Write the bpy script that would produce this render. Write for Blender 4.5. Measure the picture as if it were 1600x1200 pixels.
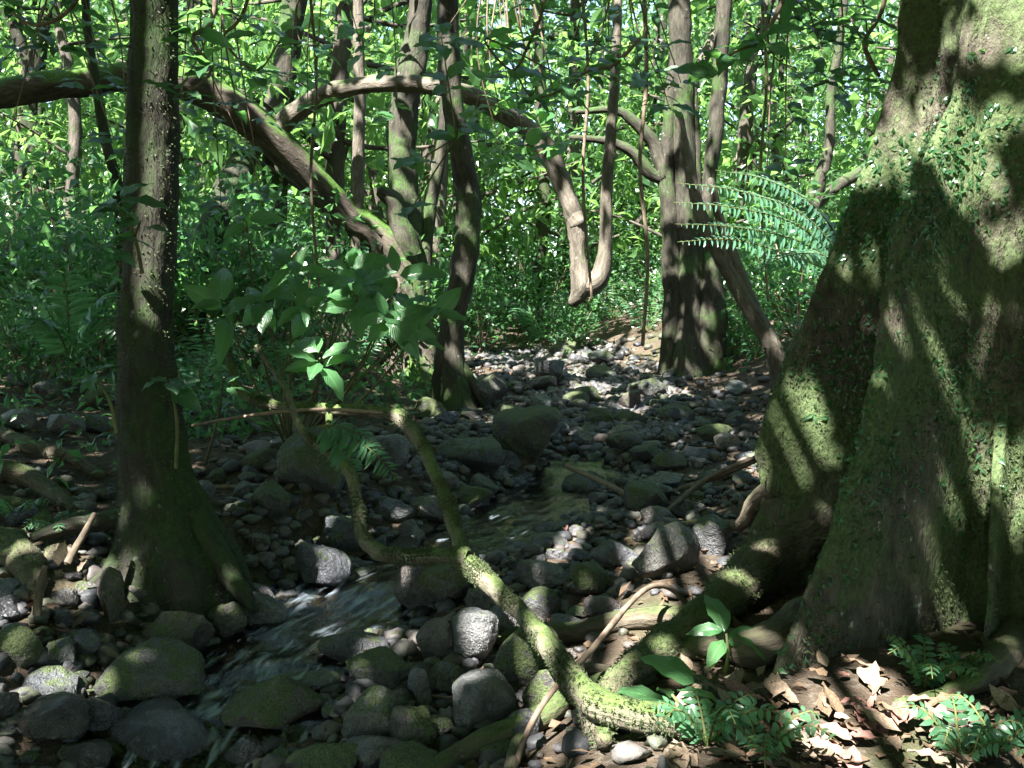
import bpy, bmesh, math, random
import numpy as np
from mathutils import Vector, Matrix

# ------------------------------------------------------------------ camera, sky, sun, exposure
for o in list(bpy.data.objects):
    bpy.data.objects.remove(o)
SC = bpy.context.scene
COL = SC.collection
CAM_H, FPX, HORIZON = 1.45, 1640.0, 485.0
PITCH = math.atan((600 - HORIZON) / FPX)
cam_d = bpy.data.cameras.new('camera')
cam_d.sensor_width = 36.0
cam_d.lens = 36.0 * FPX / 1600.0
cam_d.clip_start, cam_d.clip_end = 0.05, 2000
cam = bpy.data.objects.new('camera', cam_d)
cam.location = (0, 0, CAM_H)
cam.rotation_euler = (math.pi / 2 - PITCH, 0, 0)
COL.objects.link(cam)
SC.camera = cam

SUN = np.array([-0.32, -0.50, 0.80]); SUN = SUN / np.linalg.norm(SUN)     # direction towards the sun
world = bpy.data.worlds.new('World'); SC.world = world
world.use_nodes = True
wn = world.node_tree.nodes; wl = world.node_tree.links
sky = wn.new('ShaderNodeTexSky'); sky.sky_type = 'NISHITA'; sky.sun_disc = False
sky.sun_elevation = math.asin(SUN[2]); sky.sun_rotation = math.atan2(SUN[0], SUN[1])
bg = wn.get('Background') or wn.new('ShaderNodeBackground')
bg.inputs['Strength'].default_value = 0.055
wl.new(sky.outputs[0], bg.inputs['Color'])
wl.new(bg.outputs[0], (wn.get('World Output') or wn.new('ShaderNodeOutputWorld')).inputs['Surface'])
sun_d = bpy.data.lights.new('sun', 'SUN'); sun_d.energy = 5.0; sun_d.angle = math.radians(0.53)
sun_d.color = (1.0, 0.96, 0.91)
sun = bpy.data.objects.new('sun', sun_d); COL.objects.link(sun)
sun.rotation_euler = Vector(SUN).to_track_quat('Z', 'Y').to_euler()
SC.view_settings.view_transform = 'Standard'
SC.view_settings.look = 'None'
SC.view_settings.exposure = 3.2
SC.view_settings.gamma = 1.0
SC.render.engine = 'CYCLES'
cy = SC.cycles
cy.use_denoising = True
cy.max_bounces = 10; cy.diffuse_bounces = 5; cy.glossy_bounces = 3
cy.transmission_bounces = 6; cy.transparent_max_bounces = 8
cy.sample_clamp_indirect = 6.0
cy.caustics_reflective = False; cy.caustics_refractive = False

rng = np.random.default_rng(11)
random.seed(4)

# ------------------------------------------------------------------ noise and mesh helpers
def vnoise(p, seed=0):
    p = np.asarray(p, float)
    i = np.floor(p).astype(np.int64); f = p - i
    f = f * f * (3 - 2 * f)
    def h(a, b, c):
        n = (a * 374761393 + b * 668265263 + c * 2147483647 + seed * 974634777) & 0x7fffffff
        n = (n ^ (n >> 13)) * 1274126177 & 0x7fffffff
        n = (n ^ (n >> 16)) & 0xffff
        return n / 32768.0 - 1.0
    r = 0
    for a in (0, 1):
        for b in (0, 1):
            for c in (0, 1):
                w = (f[..., 0] if a else 1 - f[..., 0]) * (f[..., 1] if b else 1 - f[..., 1]) * (f[..., 2] if c else 1 - f[..., 2])
                r = r + w * h(i[..., 0] + a, i[..., 1] + b, i[..., 2] + c)
    return r

def fbm(p, oct=4, seed=0):
    r, a = 0, 1.0
    p = np.asarray(p, float)
    for k in range(oct):
        r = r + a * vnoise(p, seed + k * 17); p = p * 2.03; a *= 0.5
    return r

def mk_mesh(name, V, F, attrs=None, smooth=True):
    """V (n,3), F (m,k) numpy -> mesh"""
    V = np.asarray(V, np.float32); F = np.asarray(F, np.int32)
    me = bpy.data.meshes.new(name)
    me.vertices.add(len(V)); me.vertices.foreach_set('co', V.ravel())
    m, k = F.shape
    me.loops.add(m * k); me.loops.foreach_set('vertex_index', F.ravel())
    me.polygons.add(m)
    me.polygons.foreach_set('loop_start', np.arange(0, m * k, k, dtype=np.int32))
    me.polygons.foreach_set('loop_total', np.full(m, k, np.int32))
    me.polygons.foreach_set('use_smooth', np.full(m, smooth, bool))
    if attrs:
        for an, arr in attrs.items():
            arr = np.asarray(arr, np.float32)
            if arr.ndim == 1:
                me.attributes.new(an, 'FLOAT', 'POINT').data.foreach_set('value', arr)
            else:
                me.attributes.new(an, 'FLOAT_VECTOR', 'POINT').data.foreach_set('vector', arr.ravel())
    me.update(calc_edges=True)
    return me

def link(name, me, mat=None, parent=None):
    o = bpy.data.objects.new(name, me)
    COL.objects.link(o)
    if mat is not None and me is not None and len(me.materials) == 0:
        me.materials.append(mat)
    if parent is not None:
        o.parent = parent
    return o

def tag(o, label=None, cat=None, group=None, kind=None):
    if label: o['label'] = label
    if cat: o['category'] = cat
    if group: o['group'] = group
    if kind: o['kind'] = kind
    return o

def empty(name, loc, label, cat, group=None):
    o = bpy.data.objects.new(name, None)
    o.empty_display_size = 0.1
    o.location = loc
    COL.objects.link(o)
    return tag(o, label, cat, group)

def child(name, me, mat, parent):
    """part whose mesh is in world coordinates, under an Empty at a place"""
    o = link(name, me, mat, parent)
    o.location = tuple(-v for v in parent.location)
    return o

# ------------------------------------------------------------------ pixels to places, terrain
def P(px, py, y):
    u = (px - 800) / FPX; v = (600 - py) / FPX
    c, s = math.cos(PITCH), math.sin(PITCH)
    d = np.array([u, c + v * s, -s + v * c])
    t = y / d[1]
    return np.array([d[0] * t, y, CAM_H + d[2] * t])

SX = np.array([[2.0, -1.5], [3.4, -1.18], [4.5, -.96], [5.0, -.73], [5.6, -.40], [6.1, -.13], [6.95, .21], [7.7, .45], [9.9, .80], [12, .95], [13.7, .42], [16, 0], [24, -.6], [60, -2]])
WL = np.array([[1.5, -.34], [2.6, -.25], [3.2, -.17], [3.42, -.12], [3.62, -.01], [4.1, .025], [4.5, .035], [4.72, .055], [5.02, .115], [5.5, .13], [6.4, .16], [6.9, .20], [7.6, .25], [7.8, .28], [8.4, .29], [10, .36], [14, .66], [20, 1.1]])
def xs(y): return np.interp(y, SX[:, 0], SX[:, 1])
def wlev(y): return np.interp(y, WL[:, 0], WL[:, 1])
def sst(a, b, v):
    t = np.clip((v - a) / (b - a), 0, 1); return t * t * (3 - 2 * t)
def bed(y):
    y = np.asarray(y, float)
    return np.where(y < 22, 0.08 * (y - 3.4), 1.488 + 0.02 * (y - 22))
def H(x, y):
    x = np.asarray(x, float); y = np.asarray(y, float)
    d = x - xs(y)
    b = bed(y)
    w = np.where(y < 5.4, .36, np.where(y < 7.8, .44, .3))
    m = np.exp(-(d / w) ** 2) * (1 - sst(14, 17, y))
    z = b - m * (b - wlev(y) + .11) * (1 - .8 * sst(7.9, 8.8, y))
    near = sst(2.8, 4.6, y)
    left = .24 * sst(.45, 1.0, -d) * (.45 + .55 * near) + .07 * np.clip(-d - 1.0, 0, 8)
    right = .16 * sst(.9, 1.9, d) + .05 * np.clip(d - 1.9, 0, 8)
    wide = sst(6.5, 9.5, y)
    left = left * (1 - wide) + wide * (.30 * sst(1.6, 3.2, -d) + .07 * np.clip(-d - 2.0, 0, 8))
    right = right * (1 - wide) + wide * (.30 * sst(1.1, 2.6, d) + .05 * np.clip(d - 2.0, 0, 8))
    q = np.stack([x, y, np.zeros_like(x)], -1)
    return z + left + right + .045 * fbm(q * 1.7, 3, 5) * (1 - .6 * m) + .10 * sst(8, 14, y) * fbm(q * .6, 2, 9)

def G(px, py, y0=2.2, y1=45):
    ys = np.linspace(y0, y1, 3000)
    a = P(px, py, 1.0)
    X = a[0] * ys; Z = CAM_H + (a[2] - CAM_H) * ys
    h = H(X, ys)
    i = np.argmax(Z <= h)
    if Z[i] > h[i]: i = len(ys) - 1
    return np.array([X[i], ys[i], h[i]])

# ------------------------------------------------------------------ materials
class NT:
    def __init__(s, name):
        s.m = bpy.data.materials.new(name); s.m.use_nodes = True
        s.t = s.m.node_tree; s.t.nodes.clear()
        s.out = s.n('ShaderNodeOutputMaterial')
    def n(s, typ, **kw):
        x = s.t.nodes.new(typ)
        for k, v in kw.items(): setattr(x, k, v)
        return x
    def l(s, a, b): s.t.links.new(a, b)
    def noise(s, vec, scale, detail=5, rough=.6):
        x = s.n('ShaderNodeTexNoise'); x.inputs['Scale'].default_value = scale
        x.inputs['Detail'].default_value = detail; x.inputs['Roughness'].default_value = rough
        if vec is not None: s.l(vec, x.inputs['Vector'])
        return x.outputs['Fac']
    def ramp(s, fac, stops):
        r = s.n('ShaderNodeValToRGB'); e = r.color_ramp.elements
        while len(e) < len(stops): e.new(.5)
        for i, (p, c) in enumerate(stops):
            e[i].position = p; e[i].color = (*c, 1) if len(c) == 3 else c
        s.l(fac, r.inputs[0]); return r.outputs[0]
    def mix(s, f, a, b, mode='MIX'):
        x = s.n('ShaderNodeMix', data_type='RGBA', blend_type=mode)
        for i, v in ((0, f), (6, a), (7, b)):
            if hasattr(v, 'links'): s.l(v, x.inputs[i])
            else: x.inputs[i].default_value = v if i == 0 else (*v, 1)
        return x.outputs[2]
    def math(s, op, a, b=0.0, c=None):
        x = s.n('ShaderNodeMath', operation=op)
        for i, v in enumerate((a, b) if c is None else (a, b, c)):
            if hasattr(v, 'links'): s.l(v, x.inputs[i])
            else: x.inputs[i].default_value = v
        return x.outputs[0]
    def mrange(s, v, a, b, c=0., d=1.):
        x = s.n('ShaderNodeMapRange'); x.inputs[1].default_value = a; x.inputs[2].default_value = b
        x.inputs[3].default_value = c; x.inputs[4].default_value = d; s.l(v, x.inputs[0]); return x.outputs[0]
    def bump(s, h, strength=.5, dist=.02):
        x = s.n('ShaderNodeBump'); x.inputs['Strength'].default_value = strength; x.inputs['Distance'].default_value = dist
        s.l(h, x.inputs['Height']); return x.outputs[0]
    def pbsdf(s, col, rough=.8, normal=None, spec=.3):
        x = s.n('ShaderNodeBsdfPrincipled')
        if hasattr(col, 'links'): s.l(col, x.inputs['Base Color'])
        else: x.inputs['Base Color'].default_value = (*col, 1)
        if hasattr(rough, 'links'): s.l(rough, x.inputs['Roughness'])
        else: x.inputs['Roughness'].default_value = rough
        x.inputs['Specular IOR Level'].default_value = spec
        if normal is not None: s.l(normal, x.inputs['Normal'])
        return x
    def done(s, sh): s.l(sh, s.out.inputs['Surface']); return s.m
    def pos(s): return s.n('ShaderNodeNewGeometry').outputs['Position']
    def nz(s):
        x = s.n('ShaderNodeSeparateXYZ'); s.l(s.n('ShaderNodeNewGeometry').outputs['Normal'], x.inputs[0]); return x.outputs[2]
    def orand(s): return s.n('ShaderNodeObjectInfo').outputs['Random']
    def attr(s, name):
        x = s.n('ShaderNodeAttribute'); x.attribute_name = name; return x

def leaf_mat(name, c1, c2, rough=.38, trans=.45, tint=(.30, .62, .06), yellow=.0, veins=False):
    t = NT(name)
    r = t.attr('rnd').outputs['Fac']
    r = t.math('FRACT', t.math('ADD', r, t.orand()))
    stops = [(0, c1), (.55, c2), (1, tuple(a * .7 + b * .3 for a, b in zip(c1, c2)))]
    if yellow: stops.insert(2, (1 - yellow, c2)); stops[-1] = (1, (.32, .26, .03))
    col = t.ramp(r, stops)
    sp = t.noise(t.n('ShaderNodeTexCoord').outputs['Object'], 60 if veins else 9, 3)
    col = t.mix(t.mrange(sp, .3, .75), t.mix(1.0, col, (.72, .76, .70), 'MULTIPLY'), col)
    nrm = None
    if veins:
        uv = t.attr('leafuv').outputs['Vector']
        s = t.n('ShaderNodeSeparateXYZ'); t.l(uv, s.inputs[0])
        av = t.math('ABSOLUTE', s.outputs[0])
        ph = t.math('SINE', t.math('MULTIPLY', t.math('SUBTRACT', s.outputs[1], t.math('MULTIPLY', av, .45)), 62.0))
        mid = t.mrange(av, 0.02, .07, 1, 0)
        vein = t.math('MAXIMUM', t.mrange(ph, .8, 1.0), mid)
        col = t.mix(t.math('MULTIPLY', vein, .45), col, tuple(min(1, x * 2.2) for x in c2))
        nrm = t.bump(ph, .35, .004)
    p = t.pbsdf(col, rough, nrm, .5)
    tr = t.n('ShaderNodeBsdfTranslucent')
    t.l(t.mix(.75, col, tint), tr.inputs['Color'])
    m = t.n('ShaderNodeMixShader'); m.inputs[0].default_value = trans
    t.l(p.outputs[0], m.inputs[1]); t.l(tr.outputs[0], m.inputs[2])
    return t.done(m.outputs[0])

def bark_mat(name, c1, c2, moss=(.05, .10, .018), moss_amt=.5, scale=9, up=.6, lichen=0.0, bumpd=.02):
    t = NT(name)
    bk = t.attr('bk').outputs['Vector']
    a = t.noise(bk, scale, 6, .65); b = t.noise(bk, scale * 4.5, 4, .6); big = t.noise(t.pos(), 2.3, 4)
    col = t.mix(t.mrange(a, .35, .68), c1, c2)
    col = t.mix(t.mrange(b, .4, .7), t.mix(1.0, col, (.6, .6, .6), 'MULTIPLY'), col)
    if lichen:
        col = t.mix(t.mrange(t.noise(t.pos(), 17, 3), .66, .72, 0, lichen), col, (.34, .38, .30))
    mk = t.math('ADD', t.math('MULTIPLY', t.nz(), up), t.math('ADD', t.mrange(big, .3, .7, -.45, .45), t.mrange(b, .3, .7, -.2, .2)))
    mk = t.mrange(mk, .55 - moss_amt, .95 - moss_amt)
    mc = t.mix(t.mrange(t.noise(t.pos(), 55, 4), .35, .7), tuple(x * .62 for x in moss), tuple(min(1, x * 1.3) for x in moss))
    col = t.mix(mk, col, mc)
    hgt = t.math('ADD', t.math('ADD', a, t.math('MULTIPLY', b, .6)), t.math('MULTIPLY', t.noise(bk, scale * 14, 3), .25))
    return t.done(t.pbsdf(col, .85, t.bump(hgt, .8, bumpd), .2).outputs[0])

def rock_mat(name, wet=0.0, moss_amt=.3, base=((.035, .036, .040), (.115, .112, .108))):
    t = NT(name)
    oc = t.n('ShaderNodeTexCoord').outputs['Object']
    r = t.orand()
    vec = t.n('ShaderNodeVectorMath', operation='ADD'); t.l(t.pos(), vec.inputs[0]); t.l(r, vec.inputs[1])
    v = vec.outputs[0]
    a = t.noise(v, 7, 6); b = t.noise(v, 42, 4); c = t.noise(v, 130, 3)
    col = t.mix(t.mrange(a, .3, .7), base[0], base[1])
    hue = t.ramp(r, [(0, (.75, .8, .95)), (.3, (1, 1, 1)), (.6, (1.0, .86, .78)), (.8, (.78, .86, .92)), (1, (1.15, 1.1, 1.0))])
    col = t.mix(1.0, col, hue, 'MULTIPLY')
    col = t.mix(1.0, col, t.ramp(b, [(.25, (.42, .42, .42)), (.5, (.95, .95, .95)), (.75, (1.5, 1.5, 1.5))]), 'MULTIPLY')
    col = t.mix(1.0, col, t.ramp(c, [(.3, (.62, .62, .62)), (.7, (1.3, 1.3, 1.3))]), 'MULTIPLY')
    vo = t.n('ShaderNodeTexVoronoi'); vo.inputs['Scale'].default_value = 24; t.l(v, vo.inputs['Vector'])
    col = t.mix(t.math('MULTIPLY', t.mrange(vo.outputs['Distance'], .12, .2, 1, 0), t.mrange(a, .5, .6, 0, .45)), col, (.24, .25, .22))
    r2 = t.math('FRACT', t.math('MULTIPLY', r, 7.31))
    d2 = t.noise(v, 19, 6, .7)
    mk = t.math('ADD', t.math('MULTIPLY', t.nz(), .45), t.mrange(a, .3, .7, -.45, .45))
    mk = t.math('ADD', mk, t.mrange(d2, .3, .7, -.5, .5))
    mk = t.math('ADD', mk, t.mrange(b, .3, .7, -.3, .3))
    mk = t.math('ADD', mk, t.mrange(r2, 0, 1, -.4, .3))
    mk = t.mrange(mk, .6 - moss_amt, .85 - moss_amt, 0, .9)
    mc = t.mix(t.mrange(c, .35, .65), (.020, .034, .010), (.080, .110, .028))
    col = t.mix(mk, col, mc)
    rg = t.math('MULTIPLY_ADD', mk, .35, .5 - .36 * wet)
    return t.done(t.pbsdf(col, rg, t.bump(t.math('ADD', t.math('ADD', t.math('MULTIPLY', b, .7), t.math('MULTIPLY', c, .4)), t.math('MULTIPLY', a, 1.2)), 1.0, .035), .35 + .3 * wet).outputs[0])

def plain_mat(name, c1, c2, scale=12, rough=.8, spec=.2, bump=.3):
    t = NT(name)
    oc = t.n('ShaderNodeTexCoord').outputs['Object']
    a = t.noise(oc, scale, 5)
    col = t.mix(t.mrange(a, .3, .7), c1, c2)
    hv = t.mrange(t.orand(), 0, 1, .7, 1.2)
    x = t.n('ShaderNodeHueSaturation'); t.l(hv, x.inputs['Value']); t.l(col, x.inputs['Color'])
    return t.done(t.pbsdf(x.outputs[0], rough, t.bump(a, bump, .01), spec).outputs[0])

M = {}
M['leaf_far'] = leaf_mat('foliage_far', (.022, .060, .024), (.070, .144, .048), .25, .45, (.29, .55, .13))
M['leaf_canopy'] = leaf_mat('foliage_canopy', (.040, .090, .022), (.075, .15, .035), .4, .32)
M['leaf_mid'] = leaf_mat('foliage_mid', (.024, .070, .034), (.052, .120, .052), .26, .40, (.20, .48, .13))
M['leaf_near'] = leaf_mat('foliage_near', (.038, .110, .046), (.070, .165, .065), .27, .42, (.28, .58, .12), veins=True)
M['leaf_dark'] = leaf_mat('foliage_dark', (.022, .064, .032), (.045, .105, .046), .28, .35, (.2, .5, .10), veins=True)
M['fern'] = leaf_mat('fern_green', (.050, .135, .075), (.085, .195, .105), .26, .45, (.28, .62, .2))
M['tree_fern'] = leaf_mat('tree_fern_green', (.058, .145, .095), (.095, .205, .135), .26, .45, (.32, .62, .32))  # paler, bluer than the other ferns: sky reflection put into the base colour
M['fern_stem'] = plain_mat('fern_stem', (.06, .07, .02), (.10, .11, .035))
M['stem'] = plain_mat('green_stem', (.07, .085, .03), (.14, .13, .06))
M['twig'] = plain_mat('twig_brown', (.09, .065, .045), (.20, .155, .115), 30)
M['twig_dark'] = plain_mat('twig_dark', (.035, .028, .02), (.09, .07, .05), 30)
M['litter'] = plain_mat('dead_leaf', (.10, .070, .048), (.26, .195, .140), 14, .7, .25)
M['litter_red'] = plain_mat('dead_leaf_red', (.14, .065, .05), (.27, .15, .12), 14, .7, .25)
M['litter_dark'] = plain_mat('dead_leaf_dark', (.05, .035, .022), (.15, .10, .06), 14, .7, .25)
M['bark_big'] = bark_mat('buttress_bark', (.045, .041, .030), (.140, .122, .092), (.060, .086, .034), .82, 7, .25, .8, .045)
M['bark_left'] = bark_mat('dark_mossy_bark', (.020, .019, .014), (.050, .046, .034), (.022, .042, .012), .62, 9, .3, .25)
M['bark_arch'] = bark_mat('arching_bark', (.040, .033, .026), (.135, .112, .090), (.055, .115, .020), .40, 10, .95, .3)
M['bark_pale'] = bark_mat('pale_bark', (.070, .060, .046), (.195, .172, .138), (.055, .095, .025), .26, 10, .4, .3)
M['bark_mid'] = bark_mat('grey_brown_bark', (.026, .025, .019), (.080, .072, .055), (.036, .070, .018), .56, 9, .3, .3)
M['bark_far'] = bark_mat('distant_bark', (.038, .034, .027), (.13, .112, .092), (.045, .08, .02), .35, 6, .2)
M['moss_branch'] = bark_mat('moss_covered_bark', (.12, .108, .078), (.23, .205, .155), (.070, .105, .030), .44, 22, .55, .5)
M['moss_fuzz'] = leaf_mat('moss_fuzz', (.030, .046, .016), (.066, .088, .032), .8, .2, (.16, .22, .07))
M['root'] = bark_mat('mossy_root', (.06, .05, .035), (.17, .145, .105), (.055, .080, .026), .48, 12, .35, .2)
M['rock'] = rock_mat('river_stone', .6, .12, ((.040, .042, .046), (.150, .145, .140)))
M['rock_moss'] = rock_mat('mossy_stone', .15, .58, ((.040, .042, .044), (.13, .128, .118)))
M['rock_wet'] = rock_mat('wet_stone', 1.0, -.1, ((.018, .019, .022), (.060, .060, .062)))
M['rock_pale'] = rock_mat('pale_stone', .1, -.1, ((.12, .11, .105), (.28, .26, .24)))

def floor_mat():
    t = NT('forest_floor')
    p = t.pos()
    a = t.noise(p, 3.0, 6); b = t.noise(p, 28, 5); c = t.noise(p, 110, 3)
    col = t.mix(t.mrange(a, .35, .65), (.035, .027, .018), (.085, .062, .042))
    col = t.mix(t.mrange(b, .5, .7), col, (.10, .085, .068))
    col = t.mix(t.mrange(t.noise(p, 1.3, 4), .55, .68, 0, .6), col, (.035, .058, .016))
    return t.done(t.pbsdf(col, .85, t.bump(t.math('ADD', b, t.math('MULTIPLY', c, .5)), .9, .03), .2).outputs[0])
M['floor'] = floor_mat()

def water_mat():
    t = NT('stream_water')
    p = t.pos()
    mpo = t.attr('flow').outputs['Vector']
    a = t.noise(mpo, 16, 4, .55); b = t.noise(p, 40, 3)
    fo = t.attr('foam').outputs['Fac']
    fm = t.mrange(t.math('ADD', t.math('MULTIPLY', fo, 1.0), t.mrange(t.noise(mpo, 22, 2, .5), .32, .68, -.62, .32)), .08, .95, 0, .5)
    nr = t.bump(t.math('ADD', a, t.math('MULTIPLY', b, .4)), .35, .03)
    tr = t.n('ShaderNodeBsdfTransparent'); tr.inputs[0].default_value = (.34, .32, .22, 1)
    gl = t.n('ShaderNodeBsdfGlossy'); gl.inputs['Roughness'].default_value = .08; t.l(nr, gl.inputs['Normal'])
    fr = t.n('ShaderNodeFresnel'); fr.inputs[0].default_value = 1.33; t.l(nr, fr.inputs['Normal'])
    m = t.n('ShaderNodeMixShader'); t.l(t.math('MINIMUM', t.math('ADD', t.math('MULTIPLY', fr.outputs[0], 1.15), .02), 1.0), m.inputs[0])
    t.l(tr.outputs[0], m.inputs[1]); t.l(gl.outputs[0], m.inputs[2])
    w = t.pbsdf((.56, .66, .76), .35, nr, .5)
    m2 = t.n('ShaderNodeMixShader'); t.l(fm, m2.inputs[0]); t.l(m.outputs[0], m2.inputs[1]); t.l(w.outputs[0], m2.inputs[2])
    return t.done(m2.outputs[0])
M['water'] = water_mat()

# ------------------------------------------------------------------ shapes
def catmull(pts, n):
    pts = np.asarray(pts, float)
    if len(pts) < 3:
        t = np.linspace(0, len(pts) - 1, n)
        return np.stack([np.interp(t, range(len(pts)), pts[:, k]) for k in range(pts.shape[1])], -1)
    e = np.vstack([2 * pts[0] - pts[1], pts, 2 * pts[-1] - pts[-2]])
    seg = np.linalg.norm(np.diff(pts[:, :3], axis=0), axis=1); cum = np.concatenate([[0], np.cumsum(seg)])
    t = np.linspace(0, cum[-1], n)
    i = np.clip(np.searchsorted(cum, t, 'right') - 1, 0, len(seg) - 1)
    u = ((t - cum[i]) / np.maximum(seg[i], 1e-9))[:, None]
    p0, p1, p2, p3 = e[i], e[i + 1], e[i + 2], e[i + 3]
    return .5 * ((2 * p1) + (-p0 + p2) * u + (2 * p0 - 5 * p1 + 4 * p2 - p3) * u * u + (-p0 + 3 * p1 - 3 * p2 + p3) * u ** 3)

def tube(pts, rad, seg=10, step=.05, rough=.12, seed=0, lobes=0, flare=None, cap=True):
    """swept tube with uneven bark outline -> V, F(quads), bk"""
    seg += seg % 2
    pr = np.hstack([np.asarray(pts, float), np.asarray(rad, float)[:, None]])
    length = np.linalg.norm(np.diff(pr[:, :3], axis=0), axis=1).sum()
    n = int(np.clip(length / step, 6, 260))
    c = catmull(pr, n); p = c[:, :3]; r = np.maximum(c[:, 3], .0012)
    tg = np.gradient(p, axis=0); tg /= np.linalg.norm(tg, axis=1)[:, None] + 1e-9
    up = np.array([0, 1, 0.]) if abs(tg[0][2]) > .8 else np.array([0, 0, 1.])
    nn = []
    a = np.cross(tg[0], up); a /= np.linalg.norm(a)
    for k in range(n):
        a = a - tg[k] * a.dot(tg[k]); a /= np.linalg.norm(a) + 1e-9
        nn.append(a.copy())
    N = np.array(nn); B = np.cross(tg, N)
    th = np.linspace(0, 2 * np.pi, seg, endpoint=False)
    arc = np.concatenate([[0], np.cumsum(np.linalg.norm(np.diff(p, axis=0), axis=1))])
    ct, st = np.cos(th), np.sin(th)
    R = r[:, None] * np.ones(seg)[None, :]
    bk = np.stack([np.broadcast_to(ct, R.shape) * R, np.broadcast_to(st, R.shape) * R, np.broadcast_to(arc[:, None] * .3, R.shape)], -1)
    q = np.stack([np.broadcast_to(ct, R.shape), np.broadcast_to(st, R.shape), arc[:, None] / np.maximum(r[:, None], .02) * .35 * np.ones(seg)], -1)
    R = R * (1 + rough * fbm(q * 1.3 + seed * 7.7, 3, seed) + rough * .35 * vnoise(q * np.array([5., 5., 2.]) + seed, seed + 3))
    if lobes:
        fl = flare(arc / arc[-1]) if flare else np.ones(n)
        R = R * (1 + fl[:, None] * (.5 + .5 * np.cos(lobes * th[None, :] + seed * 1.7 + .4 * np.sin(2 * th)[None, :])) ** 2)
    V = p[:, None, :] + R[..., None] * (ct[None, :, None] * N[:, None, :] + st[None, :, None] * B[:, None, :])
    idx = np.arange(n * seg).reshape(n, seg)
    F = np.stack([idx[:-1], np.roll(idx[:-1], -1, 1), np.roll(idx[1:], -1, 1), idx[1:]], -1).reshape(-1, 4)
    V = V.reshape(-1, 3); bk = bk.reshape(-1, 3)
    if cap:
        extra = []
        for ring, ctr, flip in ((idx[0], p[0], True), (idx[-1], p[-1] + tg[-1] * r[-1] * .5, False)):
            k = len(V); V = np.vstack([V, ctr]); bk = np.vstack([bk, bk[ring[0]]])
            nx = np.roll(ring, -1)
            tri = np.stack([ring, nx, np.full(seg, k), np.full(seg, k)], -1)
            extra.append(tri[:, [1, 0, 2, 3]] if flip else tri)
        # caps as quads with mid ring vertices are overkill: pairs of segments make one quad
        for tri in extra:
            qd = np.stack([tri[0::2, 0], tri[0::2, 1], tri[1::2, 1], tri[0::2, 2]], -1)[: seg // 2]
            F = np.vstack([F, qd])
    return V, F, bk

def join(parts):
    V, F, B, o = [], [], [], 0
    for v, f, b in parts:
        V.append(v); F.append(f + o); B.append(b); o += len(v)
    return np.vstack(V), np.vstack(F), np.vstack(B)

def tube_mesh(name, parts):
    V, F, B = join(parts)
    return mk_mesh(name, V, F, {'bk': B})

def pix_tube(pts, seg=12, step=.04, rough=.10, seed=0, **kw):
    """pts: (px, py, depth, width in px)"""
    w = [P(a, b, d) for a, b, d, _ in pts]
    r = [wd * d / FPX / 2 for _, _, d, wd in pts]
    return tube(w, r, seg, step, rough, seed, **kw)

def unit(v): return v / (np.linalg.norm(v, axis=-1, keepdims=True) + 1e-9)

def leaf_cloud(base, d, n, L, W, rnd=None, fold=.18, droop=.15):
    """many 4-triangle leaves: base points, directions, normals, length, width -> V, F(tri), rnd"""
    k = len(base)
    d = unit(d); s = unit(np.cross(d, n)); n = np.cross(s, d)
    L = L[:, None]; W = W[:, None]
    v0 = base
    vl = base + d * L * .45 + s * W * .5 + n * W * fold
    vr = base + d * L * .45 - s * W * .5 + n * W * fold
    vm = base + d * L * .5
    vt = base + d * L - n * L * droop
    V = np.stack([v0, vl, vm, vr, vt], 1).reshape(-1, 3)
    o = (np.arange(k) * 5)[:, None, None]
    F = (np.array([[0, 2, 1], [0, 3, 2], [1, 2, 4], [2, 3, 4]])[None] + o).reshape(-1, 3)
    r = rng.random(k) if rnd is None else rnd
    return V, F, np.repeat(r, 5)

def leaf_mesh(name, *a, **k):
    V, F, r = leaf_cloud(*a, **k)
    return mk_mesh(name, V, F, {'rnd': r}, smooth=False)

def rdir(n, zbias=0.0):
    v = rng.normal(size=(n, 3)); v[:, 2] += zbias; return unit(v)

def single_leaf(name, wprof=1.0, curl=.25, fold=.25, seg=8, wav=.03, seed=0):
    """one broad leaf, local +Y along, unit length, real curvature"""
    r = np.random.default_rng(seed)
    V, uv = [], []
    for i in range(seg + 1):
        t = i / seg
        w = .19 * wprof * (math.sin(math.pi * min(1, t ** .85)) ** .8) * (1 - .25 * t) if 0 < t < 1 else .004
        zc = .04 * math.sin(t * 3) - curl * t * t
        for j, e in enumerate((-1, -.5, 0, .5, 1)):
            z = zc + abs(e) * w * fold - (abs(e) ** 2) * w * fold * .35 + (wav * math.sin(t * 17 + e * 2 + seed) * abs(e))
            V.append((e * w, t, z)); uv.append((e, t, 0))
    F = []
    for i in range(seg):
        for j in range(4):
            a = i * 5 + j; F.append((a, a + 1, a + 6, a + 5))
    return mk_mesh(name, np.array(V), np.array(F), {'leafuv': np.array(uv), 'rnd': np.full(len(V), r.random())})

LEAVES = [single_leaf('leaf_blade', *a, seed=i) for i, a in enumerate([(1.0, .25, .3), (1.15, .12, .35), (.85, .4, .25), (1.0, .05, .45), (1.3, .3, .2)])]
LEAVES_DARK = [m.copy() for m in LEAVES]
LITTER = [single_leaf('dead_leaf_blade', *a, seg=6, wav=.06, seed=20 + i) for i, a in enumerate([(1.2, .3, .6), (1.5, -.35, .5), (1.1, .1, -.5), (1.7, .5, .3), (1.3, -.15, .9)])]
LITTER_SETS = []
for mt in ('litter', 'litter_red', 'litter_dark'):
    LITTER_SETS.append([m.copy() for m in LITTER])
    for m in LITTER_SETS[-1]: m.materials.append(M[mt])
for m in LEAVES: m.materials.append(M['leaf_near'])
for m in LEAVES_DARK: m.materials.append(M['leaf_dark'])

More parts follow.
